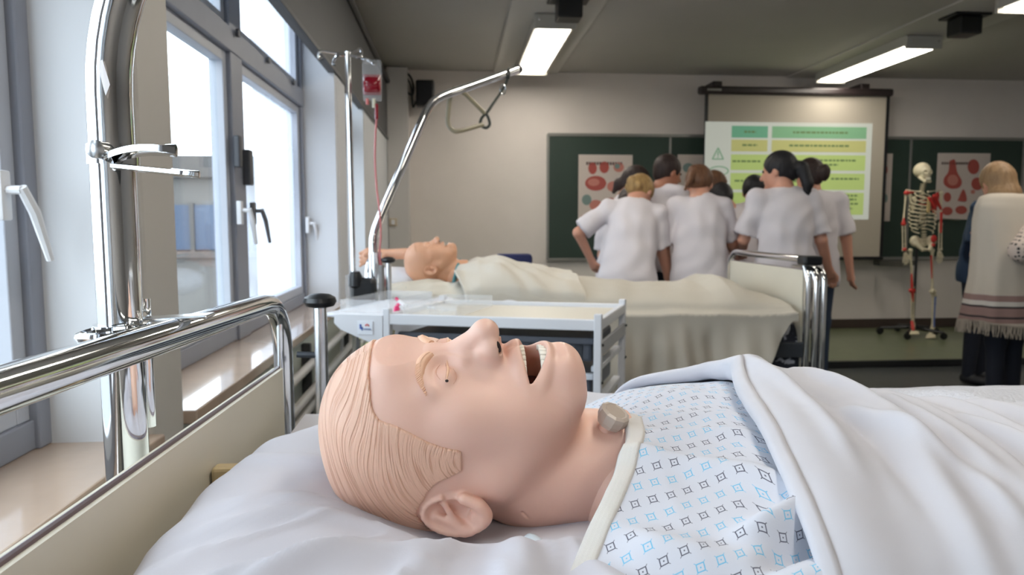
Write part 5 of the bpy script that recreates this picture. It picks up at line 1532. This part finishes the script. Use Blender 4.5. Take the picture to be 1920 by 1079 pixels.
    # cut the face out
    gh.ell(T3(hp((0, .105, -.052))), (.082 * s * 1.12, .085 * s * 1.12, .105 * s * 1.12), .012, 'sub', rot=Rh)
    for sd in (-1, 1): gh.ell(T3(hp((sd * .085, .015, -.055))), (.028 * s * 1.12, .036 * s * 1.12, .055 * s * 1.12), .012, 'sub', rot=Rh)
    if style == 'pony':
        gh.ell(T3(hp((0, -.125, .005))), (.032, .032, .032), .02); gh.cone(T3(hp((0, -.14, -.01))), T3(hp((.01, -.155, -.11))), .040, .036, .02); gh.cone(T3(hp((.01, -.155, -.11))), T3(hp((.02, -.13, -.20))), .036, .012, .01)
    if style == 'lowpony':
        gh.ell(T3(hp((0, -.105, -.065))), (.042, .042, .05), .02); gh.cone(T3(hp((0, -.11, -.08))), T3(hp((0, -.11, -.13))), .03, .016, .01)
    if style == 'bun':
        gh.ell(T3(hp((0, -.105, -.02))), (.048, .042, .045), .012); gh.ell(T3(hp((.02, -.10, .015))), (.035, .03, .03), .01); gh.cone(T3(hp((-.04, -.08, -.03))), T3(hp((.04, -.09, -.045))), .028, .028, .01)
    if style == 'messy':
        gh.ell(T3(hp((-.03, -.095, .03))), (.042, .045, .05), .012)
        for k in range(6):
            a_ = k * .9; gh.cone(T3(hp((-.03, -.11, .03))), T3(hp((-.06 + .02 * math.sin(a_), -.13 + .02 * math.cos(a_), -.03 - .02 * k))), .02, .010, .01)
    if style == 'clip':
        gh.ell(T3(hp((.0, -.155, -.02))), (.036, .045, .062), .012); gh.cone(T3(hp((0, -.10, .0))), T3(hp((0, -.16, -.01))), .03, .03, .02)
    if style == 'bighair':
        for k in range(10):
            a_ = k * 1.3; gh.ell(T3(hp((.06 * math.sin(a_), -.02 + .07 * math.cos(a_), .06 + .02 * math.sin(k)))), (.05, .05, .04), .01)
    gh.F += .0020 * np.sin(gh.ax[0] * 420)[:, None, None] * np.sin(gh.ax[1] * 380)[None, :, None]
    P, Q = gh.mesh('hair'); hr = link('hair', mesh_np('hair', P, Q), hair_m, root)
    if style == 'clip':
        MB().box(T3(hp((0, -.118, .0))), (.05, .02, .055), .008).obj('hair_clip', mat('grey_clip', rgb(150, 146, 160), .35), hr)
    if style in ('pony',):
        MB().ell(T3(hp((0, -.128, .0))), (.022, .016, .022)).obj('hair_tie', black_m, hr, True)
    # tunic
    if top is not None:
        gt = Grid(lo_, hi_, hs)
        gt.ell(T3(up((0, -.005, 1.27))), (.178 * s, .122 * s, .205 * s), 0, rot=Rz @ Rl)
        gt.cone(T3(up((0, -.005, 1.22))), T3(up((0, -.005, hem + .08))), .135 * s, .150 * s, .05)
        for sd in (-1, 1):
            gt.cone(T3(up((sd * .075, -.005, 1.15))), T3(up((sd * .085, 0, hem + .06))), .100 * s, .118 * s, .05)
            gt.cone(T3(up((sd * .04, -.01, 1.41))), T3(sh[sd]), .062 * s, .066 * s, .03)
            e_, w_, dr = arms[sd]; m_ = sh[sd].lerp(e_, .86)
            gt.cone(T3(sh[sd]), T3(m_), .066 * s, .078 * s, .025)
            dd = (e_ - sh[sd]).normalized(); cut = sh[sd].lerp(e_, .88)
            q0 = cut + dd * .10
            lo2 = [min(q0[i], cut[i]) - .14 for i in range(3)]; hi2 = [max(q0[i], cut[i]) + .14 for i in range(3)]
            gt.fn(lo2, hi2, lambda X, Y, Z, c=cut, d=dd: np.maximum(-((X - c.x) * d.x + (Y - c.y) * d.y + (Z - c.z) * d.z), np.sqrt((X - (c.x + d.x * .06)) ** 2 + (Y - (c.y + d.y * .06)) ** 2 + (Z - (c.z + d.z * .06)) ** 2) - .115), 0, 'sub')
        # neckline and hem
        gt.cone(T3(up((0, .0, 1.45))), T3(up((0, .01, 1.60))), .066 * s, .085 * s, .008, 'sub')
        zc = up((0, 0, hem)); nz_ = (Rz @ Rl @ Vector((0, 0, 1)))
        gt.fn(lo_, [hi_[0], hi_[1], zc.z + .25], lambda X, Y, Z: ((X - zc.x) * nz_.x + (Y - zc.y) * nz_.y + (Z - zc.z) * nz_.z) + 0 * X, 0, 'sub') if False else None
        A3 = ((gt.ax[0][:, None, None] - zc.x) * nz_.x + (gt.ax[1][None, :, None] - zc.y) * nz_.y + (gt.ax[2][None, None, :] - zc.z) * nz_.z)
        gt.F = np.maximum(gt.F, -A3).astype(np.float32)
        sd_ = (int(abs(x) * 37) + int(y * 11)) % 9
        gx, gy, gz = gt.ax[0][:, None, None] - x, gt.ax[1][None, :, None] - y, gt.ax[2][None, None, :]
        wq = np.sin(gz * 9 + gx * 7 + sd_) * 1.6
        W1 = .8 * np.sin(gx * 26 + gz * 9 + wq + sd_) + .7 * np.sin(gz * 21 - gx * 17 + gy * 15 + wq * 1.3) + .5 * np.sin(gx * 47 - gz * 31 + wq * 2)
        gt.F = (gt.F + .0050 * W1).astype(np.float32)
        P, Q = gt.mesh('tunic'); link('tunic', mesh_np('tunic', P, Q), top, root)
    # trousers and shoes
    gl = Grid(lo_, [hi_[0], hi_[1], base + 1.2 * s], .010)
    gl.ell(T3(lo((0, -.01, .93))), (.155 * s, .115 * s, .12 * s), 0)
    for sd in (-1, 1):
        gl.cone(T3(lo((sd * .085, -.005, .88))), T3(lo((sd * .092, .01, .49))), .090 * s, .062 * s, .04)
        gl.cone(T3(lo((sd * .092, .01, .49))), T3(lo((sd * .098, -.01, .07))), .062 * s, .046 * s, .03)
    P, Q = gl.mesh('trousers'); link('trousers', mesh_np('trousers', P, Q), bottom, root)
    for sd in (-1, 1):
        gs = Grid([c - .25 for c in lo((sd * .1, .05, .04))], [c + .25 for c in lo((sd * .1, .05, .04))], .010)
        gs.cone(T3(lo((sd * .098, -.03, .042))), T3(lo((sd * .11, .14, .034))), .040 * s, .034 * s, .02).cone(T3(lo((sd * .098, -.02, .045))), T3(lo((sd * .098, -.01, .10))), .038 * s, .042 * s, .02)
        gs.F = np.maximum(gs.F, (base + .004 - gs.ax[2])[None, None, :]).astype(np.float32)
        P, Q = gs.mesh('shoe'); link('shoe', mesh_np('shoe', P, Q), shoe_m, root)
    return root, dict(up=up, lo=lo, hp=hp, hc=hc, sh=sh, arms=arms, Rz=Rz, Rl=Rl, s=s)

GP = 'students in white tunics gathered behind the far bed'
def px_x(px, y): return V(px, 400, y=y).x
# (pixel column, depth) fixes where each one stands
PE = []
PE.append(person('person with blonde bun in white tunic leaning forward with hand on hip', px_x(1178, 4.60), 4.60, -8, 1.61, H_blonde, 'bun', lean=19, sway=6, head=(-35, 32),
       armL=((-.80, -.10, -.62), (.42, .42, -.85)), armR=((.16, .10, -1), (.30, .35, -1)), group=GP, bottom=navy))
PE.append(person('person with reddish brown messy ponytail in white tunic at the middle of the group', px_x(1314, 4.62), 4.62, -10, 1.62, H_brown, 'messy', lean=11, head=(-12, 22),
       armL=((-.25, .10, -1), (.15, .5, -.6)), armR=((.30, .25, -1), (.25, .7, -.45)), group=GP, bottom=navy))
PE.append(person('tall person with black ponytail in white tunic looking left beside the footboard', px_x(1474, 4.50), 4.50, -2, 1.67, H_black, 'pony', lean=5, head=(52, 8),
       armL=((-.28, .15, -1), (.25, .75, -.35)), armR=((.25, -.10, -1), (.40, .35, -.75)), group=GP, bottom=navy))
PE.append(person('person in jeans with brown clipped hair, rightmost of the white tunic group', px_x(1524, 4.98), 4.98, -12, 1.67, H_dark, 'clip', lean=4, head=(22, 10),
       armL=((-.1, .1, -1), (.2, .3, -1)), armR=((.24, -.06, -1), (.16, .02, -1)), group=GP, bottom=jeans, hem=.76))
PE.append(person('tall person with short dark hair and white tunic looking right, behind the blonde one', px_x(1232, 5.45), 5.45, -50, 1.74, H_dark, 'short', lean=6, head=(-25, 14), group=GP, bottom=navy, sk=skin_p2,
       armR=((.10, -.1, -1), (.1, .3, -1)), base=0))
PE.append(person('person with dark ponytail in white tunic before the left poster', px_x(1158, 5.50), 5.50, -100, 1.66, H_dark, 'lowpony', lean=8, head=(0, 20), group=GP, bottom=navy))
PE.append(person('person with dark low bun mostly hidden behind the blonde one', px_x(1165, 5.05), 5.05, -30, 1.52, H_dark, 'lowpony', lean=18, head=(0, 25), group=GP, bottom=navy))
PE.append(person('person with black hair bending low between two white tunics', px_x(1384, 5.05), 5.05, 10, 1.58, H_black, 'short', lean=20, head=(0, 30), group=GP, bottom=navy))
PE.append(person('person with black hair whose crown shows below the slide', px_x(1418, 5.50), 5.50, 150, 1.60, H_black, 'short', lean=14, head=(0, 20), group=GP, bottom=navy))
PE.append(person('person with light brown hair mostly hidden behind the reddish brown ponytail', px_x(1318, 5.40), 5.40, -120, 1.60, H_brown, 'short', lean=4, head=(0, 10), group=GP, bottom=navy, hs=.012))

# right: the person in the striped poncho and the one behind
pr, K = person('person with a blond bob in a pale striped poncho and dark trousers', V(1892, 500, y=4.25).x, 4.25, 20, 1.60, H_dblonde, 'bob', lean=8, head=(-20, 14), top=None, bottom=navy,
               armL=((-.05, .1, -1), (.25, .25, -1)), armR=((.45, .2, -.8), (.1, .8, .2)))
ponm = mat('poncho_wool', rgb(196, 184, 168), .95)
nt = ponm.node_tree; bs = nt.nodes['Principled BSDF']; tc = nt.nodes.new('ShaderNodeTexCoord'); sp = nt.nodes.new('ShaderNodeSeparateXYZ'); nt.links.new(tc.outputs['Object'], sp.inputs[0])
cr = nt.nodes.new('ShaderNodeValToRGB'); cr.color_ramp.interpolation = 'CONSTANT'
z0, z1 = .55, 1.0
mr = nt.nodes.new('ShaderNodeMapRange'); mr.inputs['From Min'].default_value = z0; mr.inputs['From Max'].default_value = z1
nt.links.new(sp.outputs['Z'], mr.inputs['Value']); nt.links.new(mr.outputs[0], cr.inputs[0])
base_c, pk_c, bk_c, wh_c = rgb(200, 190, 176), rgb(150, 122, 116), rgb(58, 52, 54), rgb(208, 202, 194)
bands = [(0, base_c), (.10, pk_c), (.16, bk_c), (.185, pk_c), (.30, bk_c), (.325, wh_c), (.39, pk_c), (.47, base_c)]
el = cr.color_ramp.elements
while len(el) > 1: el.remove(el[-1])
el[0].position = 0; el[0].color = bands[0][1]
for p_, c_ in bands[1:]:
    q = el.new(p_); q.color = c_
nt.links.new(cr.outputs[0], bs.inputs['Base Color'])
up, sh = K['up'], K['sh']
# lofted poncho shell
nr, nk = 60, 96; PP = np.zeros((nr, nk, 3))
cx0, cy0 = up((0, 0, 1.3)).x, up((0, 0, 1.3)).y
prof = [(0.0, .055, .055, 1.46), (.07, .115, .085, 1.475), (.14, .195, .120, 1.45), (.22, .240, .140, 1.38), (.30, .262, .160, 1.28), (.5, .285, .190, 1.04), (.75, .325, .215, .80), (1.0, .360, .235, .60)]
ts = [p_[0] for p_ in prof]
top_s = 1.60 / 1.70
for i in range(nr):
    t_ = i / (nr - 1)
    a_, b_, z_ = (np.interp(t_, ts, [p_[q] for p_ in prof]) for q in (1, 2, 3))
    z_ *= top_s
    ctr = up((0, -.01, max(z_ / top_s, .9)))
    for k in range(nk):
        th = 2 * PI * k / nk
        wob = 1 + (.045 * math.sin(th * 7 + 1.2) + .03 * math.sin(th * 13)) * t_ ** 1.2
        d = K['Rz'] @ Vector((a_ * math.cos(th) * wob, b_ * math.sin(th) * wob, 0))
        PP[i, k] = (ctr.x * (1 - .15 * t_) + (pr.location.x) * .15 * t_ + d.x, ctr.y + d.y, z_ + (.012 * math.cos(th * 2) - .02 * math.cos(th)) * t_)
PPc = np.concatenate([PP, PP[:, :1]], 1)
po = link('poncho', gridmesh('poncho', PPc), ponm, pr); po.modifiers.new('s', 'SOLIDIFY').thickness = .006
fr = MB()
for k in range(nk):
    for q in range(2):
        a_ = Vector(PP[-1, k]).lerp(Vector(PP[-1, (k + 1) % nk]), q * .5)
        fr.tube([a_ + Vector((0, 0, .01)), a_ + Vector((random.uniform(-.006, .006), random.uniform(-.006, .006), -.035)), a_ + Vector((random.uniform(-.012, .012), random.uniform(-.01, .01), -.075))], [.0035, .004, .0025], 4)
fo = fr.obj('fringe', mat('fringe_wool', rgb(176, 164, 150), .95), pr); fo['kind'] = 'stuff'
# dotted sleeve on the raised right arm
e_, w_, dr = K['arms'][1]
dm = mat('dotted_sleeve', rgb(206, 190, 178), .8)
nt = dm.node_tree; bs = nt.nodes['Principled BSDF']; tc = nt.nodes.new('ShaderNodeTexCoord'); vo = nt.nodes.new('ShaderNodeTexVoronoi'); vo.inputs['Scale'].default_value = 42; vo.inputs['Randomness'].default_value = .3
lt = nt.nodes.new('ShaderNodeMath'); lt.operation = 'LESS_THAN'; lt.inputs[1].default_value = .36; nt.links.new(tc.outputs['Object'], vo.inputs['Vector']); nt.links.new(vo.outputs['Distance'], lt.inputs[0])
x_ = nt.nodes.new('ShaderNodeMixRGB'); x_.inputs[1].default_value = rgb(206, 190, 178); x_.inputs[2].default_value = rgb(36, 32, 36); nt.links.new(lt.outputs[0], x_.inputs[0]); nt.links.new(x_.outputs[0], bs.inputs['Base Color'])
g = Grid([min(sh[1][i], e_[i], w_[i]) - .15 for i in range(3)], [max(sh[1][i], e_[i], w_[i]) + .15 for i in range(3)], .009)
el_ = V(1908, 462, y=4.05)
_a, _b = V(1935, 436, y=4.06), V(1916, 470, y=4.00)
g = Grid([min(_a[i], _b[i]) - .12 for i in range(3)], [max(_a[i], _b[i]) + .12 for i in range(3)], .009)
g.cone(tuple(_a), tuple(_b), .062, .070, 0).cone(tuple(_b), tuple(_b + Vector((.10, .02, -.06))), .066, .05, .02)
P, Q = g.mesh('s'); link('dotted_sleeve', mesh_np('dotted_sleeve', P, Q), dm, pr)
person('person with dark hair in a blue top behind the striped poncho', V(1846, 400, y=5.0).x, 5.0, -150, 1.60, H_dark, 'short', lean=6, head=(20, 10), top=mat('blue_top', rgb(38, 58, 84), .85), bottom=navy)
# ------------------------------------------------------------------ teaching skeleton on its stand
bone = mat('bone', rgb(214, 204, 176), .5, noise=.12, nscale=30); redp = mat('red_paint', rgb(196, 52, 48), .5); bluep = mat('blue_paint', rgb(110, 130, 190), .5)
sy = 6.75
top = V(1731, 305, y=sy); sx = V(1731, 470, y=sy).x; zb0 = .05
Sh = top.z - zb0
sk_ = thing('anatomy_skeleton', 'teaching skeleton with red painted muscle areas hanging on a wheeled stand', 'skeleton', (sx, sy, zb0))
def SP(px, py, dy=0.0): return V(px, py, y=sy + dy)
def sdf(name, m, prims, h=.005, pad=.03, par=None):
    pts = []
    for p in prims:
        if p[0] == 'c': pts += [np.array(p[1]) - max(p[3], p[4]), np.array(p[1]) + max(p[3], p[4]), np.array(p[2]) - max(p[3], p[4]), np.array(p[2]) + max(p[3], p[4])]
        elif not (len(p) > 4 and p[4] == 'sub'): pts += [np.array(p[1]) - max(p[2]), np.array(p[1]) + max(p[2])]
    pts = np.array([tuple(q) for q in pts])
    g = Grid(pts.min(0) - pad, pts.max(0) + pad, h)
    for p in prims:
        if p[0] == 'c': g.cone(tuple(p[1]), tuple(p[2]), p[3], p[4], p[5] if len(p) > 5 else .01, p[6] if len(p) > 6 else 'add')
        else: g.ell(tuple(p[1]), p[2], p[3] if len(p) > 3 else .01, p[4] if len(p) > 4 else 'add')
    P, Q = g.mesh(name)
    return link(name, mesh_np(name, P, Q), m, par or sk_)
hc = SP(1731, 322)
def o3(v): return hc + Vector(v)
skull = sdf('skull', bone, [('e', o3((0, .02, .015)), (.073, .085, .075), 0), ('e', o3((.004, -.03, -.045)), (.045, .045, .04), .02), ('e', o3((.004, -.055, -.01)), (.05, .03, .04), .02),
        ('e', o3((-.026, -.085, -.008)), (.017, .03, .017), .004, 'sub'), ('e', o3((.032, -.085, -.008)), (.017, .03, .017), .004, 'sub'), ('e', o3((.004, -.09, -.036)), (.009, .02, .013), .003, 'sub'),
        ('e', o3((-.062, -.05, -.045)), (.02, .04, .03), .01, 'sub'), ('e', o3((.068, -.05, -.045)), (.02, .04, .03), .01, 'sub')], .004)
sdf('jaw', bone, [('c', o3((-.045, -.01, -.06)), o3((-.02, -.065, -.10)), .012, .013, .01), ('c', o3((.05, -.01, -.06)), o3((.028, -.065, -.10)), .012, .013, .01), ('c', o3((-.02, -.065, -.10)), o3((.028, -.065, -.10)), .013, .013, .01)], .004)
MB().span(o3((-.02, -.083, -.085)), o3((.028, -.070, -.062)), .003).obj('tooth_row', mat('tooth_white', rgb(232, 226, 206), .4), skull)
# spine
sp_ = smooth_path([SP(1733, 345, .01), SP(1730, 360, .03), SP(1732, 380, .05), SP(1732, 410, .05), SP(1733, 435, .02), SP(1734, 452, .03), SP(1733, 470, .06)], 4)
for i, q in enumerate(sp_):
    r_ = .013 + .010 * i / len(sp_)
    mb = MB().ell(q, (r_ * 1.1, r_, .0085), None, 10, 6); mb.tube([q, q + Vector((0, .04, -.01))], [.006, .003], 6).tube([q + Vector((-.03, .01, 0)), q + Vector((.03, .01, 0))], .004, 6)
    mb.obj('vertebra', bone, sk_, True)
# ribs
for i in range(10):
    py = 366 + i * 7.4; w_ = [.055, .085, .105, .118, .125, .128, .128, .122, .112, .095][i]
    c = SP(1732, py, .0)
    for sd in (-1, 1):
        pts = []
        for k in range(13):
            a_ = PI * (.5 - k / 12 * (1.0 if i < 7 else .78))
            pts.append(c + Vector((sd * w_ * math.cos(a_) + sd * .008, .02 + .075 * math.sin(a_), .022 * math.sin(a_) + .01 - .02 * (k / 12))))
        MB().tube(pts, .0062, 6).obj('rib', redp if (sd == 1 and 0 < i < 4) else bone, sk_, True)
MB().box(SP(1733, 385) + Vector((0, -.065, 0)), (.035, .012, .15), .005).obj('sternum', mat('cartilage', rgb(196, 172, 120), .5), sk_)
def bonez(name, pts, r0, r1, m=bone, mid=.6):
    n = len(pts) - 1; prims = []
    pts = [Vector(p) for p in pts]
    a, b = pts[0], pts[-1]
    prims = [('e', a, (r1, r1, r1), 0), ('e', b, (r0, r0, r0), 0), ('c', a, a.lerp(b, .25), r1 * .8, r0 * mid, .008), ('c', a.lerp(b, .25), a.lerp(b, .75), r0 * mid, r0 * mid, .008), ('c', a.lerp(b, .75), b, r0 * mid, r0 * .8, .008)]
    return sdf(name, m, prims, .0045)
for (cx, ex, m_) in ((1726, 1700, bone), (1740, 1762, bone)):
    bonez('collar_bone', [SP(cx, 360, -.06), SP(ex, 357, -.0)], .010, .010, m_)
g1_ = [SP(1706, 362, .05), SP(1716, 372, .06), SP(1712, 398, .07)]
sdf('shoulder_blade', bone, [('c', g1_[0], g1_[2], .016, .010, .02), ('c', g1_[1], g1_[2], .018, .010, .02)])
g1_ = [SP(1758, 364, .05), SP(1748, 374, .06), SP(1752, 400, .07)]
sdf('shoulder_blade', redp, [('c', g1_[0], g1_[2], .020, .012, .02), ('c', g1_[1], g1_[2], .022, .012, .02)])
bonez('humerus', [SP(1699, 362), SP(1694, 416)], .015, .020); bonez('humerus', [SP(1765, 362), SP(1764, 418)], .015, .020)
sdf('shoulder_muscle', redp, [('e', SP(1700, 362, -.012), (.028, .022, .022), 0), ('c', SP(1700, 362), SP(1712, 361, -.02), .014, .010, .01)])
sdf('shoulder_muscle', redp, [('c', SP(1752, 368, -.05), SP(1764, 392, -.01), .020, .012, .01), ('c', SP(1742, 372, -.07), SP(1752, 388, -.06), .016, .016, .01)])
sdf('elbow_muscle', redp, [('e', SP(1694, 420, -.008), (.025, .02, .02), 0), ('c', SP(1694, 417, -.01), SP(1695, 410, -.012), .014, .008, .01)])
sdf('elbow_muscle', redp, [('c', SP(1765, 400, -.01), SP(1764, 436, -.012), .013, .010, 0)])
for dx in (-2, 3): bonez('forearm_bone', [SP(1694 + dx, 421), SP(1695 + dx, 470)], .011, .010)
for dx in (-2, 3): bonez('forearm_bone', [SP(1763 + dx, 420), SP(1762 + dx, 468)], .011, .010)
sdf('wrist_muscle', redp, [('e', SP(1696, 468, -.01), (.022, .018, .018), 0)])
for (hx, hy) in ((1698, 473), (1761, 470)):
    hd_ = sdf('hand', bone, [('e', SP(hx, hy + 4), (.022, .014, .022), 0)] + [('c', SP(hx - 3 + 2.4 * k, hy + 7), SP(hx - 5 + 3.4 * k, hy + (20, 24, 24, 21)[k], -.01), .006, .005, .003) for k in range(4)] + [('c', SP(hx + 4, hy + 4), SP(hx + 8, hy + 14, -.02), .007, .005, .003)], .004)
# pelvis
pc = SP(1733, 458)
pv = [('e', pc + Vector((-.085, .02, .03)), (.055, .03, .055), 0), ('e', pc + Vector((.085, .02, .03)), (.055, .03, .055), 0), ('e', pc + Vector((0, .05, .01)), (.045, .025, .05), .03),
      ('c', pc + Vector((-.08, 0, .0)), pc + Vector((-.035, -.03, -.055)), .024, .018, .02), ('c', pc + Vector((.08, 0, .0)), pc + Vector((.035, -.03, -.055)), .024, .018, .02), ('c', pc + Vector((-.035, -.03, -.055)), pc + Vector((.035, -.03, -.055)), .015, .015, .01),
      ('e', pc + Vector((0, -.03, .02)), (.055, .06, .05), .015, 'sub'), ('e', pc + Vector((0, -.03, -.085)), (.03, .05, .022), .01, 'sub')]
sdf('pelvis', bone, pv, .005)
sdf('hip_muscle', redp, [('e', SP(1751, 448, -.03), (.032, .016, .038), 0), ('e', SP(1750, 460, -.03), (.02, .015, .02), .01)])
bonez('thigh_bone', [SP(1707, 470), SP(1711, 540)], .017, .022); bonez('thigh_bone', [SP(1748, 470), SP(1748, 545)], .017, .022)
sdf('thigh_muscle', redp, [('c', SP(1709, 515, -.018), SP(1710, 538, -.02), .009, .014, 0)]); sdf('thigh_muscle', redp, [('c', SP(1746, 480, -.018), SP(1747, 522, -.018), .009, .006, 0)])
sdf('knee', redp, [('e', SP(1710, 545, -.01), (.034, .024, .026), 0), ('c', SP(1711, 550, -.01), SP(1712, 566, -.012), .014, .006, .01)])
sdf('knee', bone, [('e', SP(1749, 547, -.01), (.034, .026, .026), 0), ('c', SP(1749, 552), SP(1755, 556), .018, .012, .01)])
for dx in (-2, 3): bonez('shin_bone', [SP(1711 + dx, 552), SP(1711 + dx * .6, 606)], .012, .011)
for dx in (-2, 3): bonez('shin_bone', [SP(1751 + dx, 556), SP(1749 + dx * .6, 612)], .012, .011, bluep if dx > 0 else bone)
sdf('foot', bone, [('c', SP(1712, 608, .03), SP(1712, 624, -.08), .022, .018, 0)] + [('c', SP(1708 + 3 * k, 622, -.07), SP(1706 + 4 * k, 627, -.13), .010, .008, .004) for k in range(5)], .005)
sdf('foot_muscle', redp, [('c', SP(1710, 604, -.02), SP(1712, 618, -.07), .015, .017, 0)])
sdf('foot', bone, [('c', SP(1749, 614, .03), SP(1744, 630, -.08), .022, .018, 0)] + [('c', SP(1740 + 3 * k, 628, -.07), SP(1737 + 4 * k, 634, -.13), .010, .008, .004) for k in range(5)], .005)
st = thing('skeleton_stand', 'black five legged wheeled stand carrying the skeleton', 'stand', (sx, sy + .10, zb0))
MB().tube([(sx, sy + .10, zb0 + .08), (sx, sy + .10, pc.z + .03)], .013, 12).obj('pole', black_m, st, True)
MB().tube([(sx, sy + .10, pc.z + .03), (sx, sy + .05, pc.z + .03)], .010, 8).obj('hook', black_m, st, True)
for k in range(5):
    an = k * 2 * PI / 5 + .2; e = Vector((sx + .30 * math.cos(an), sy + .10 + .30 * math.sin(an), zb0 + .07))
    lg = MB().tube([(sx, sy + .10, zb0 + .095), e], [.022, .014], 8).obj('leg', black_m, st, True)
    MB().lathe((e.x, e.y - .012, zb0 + .036), [(.008, 0), (.034, .003), (.034, .021), (.008, .024)], 14, 'y').obj('caster', black_m, lg, True)
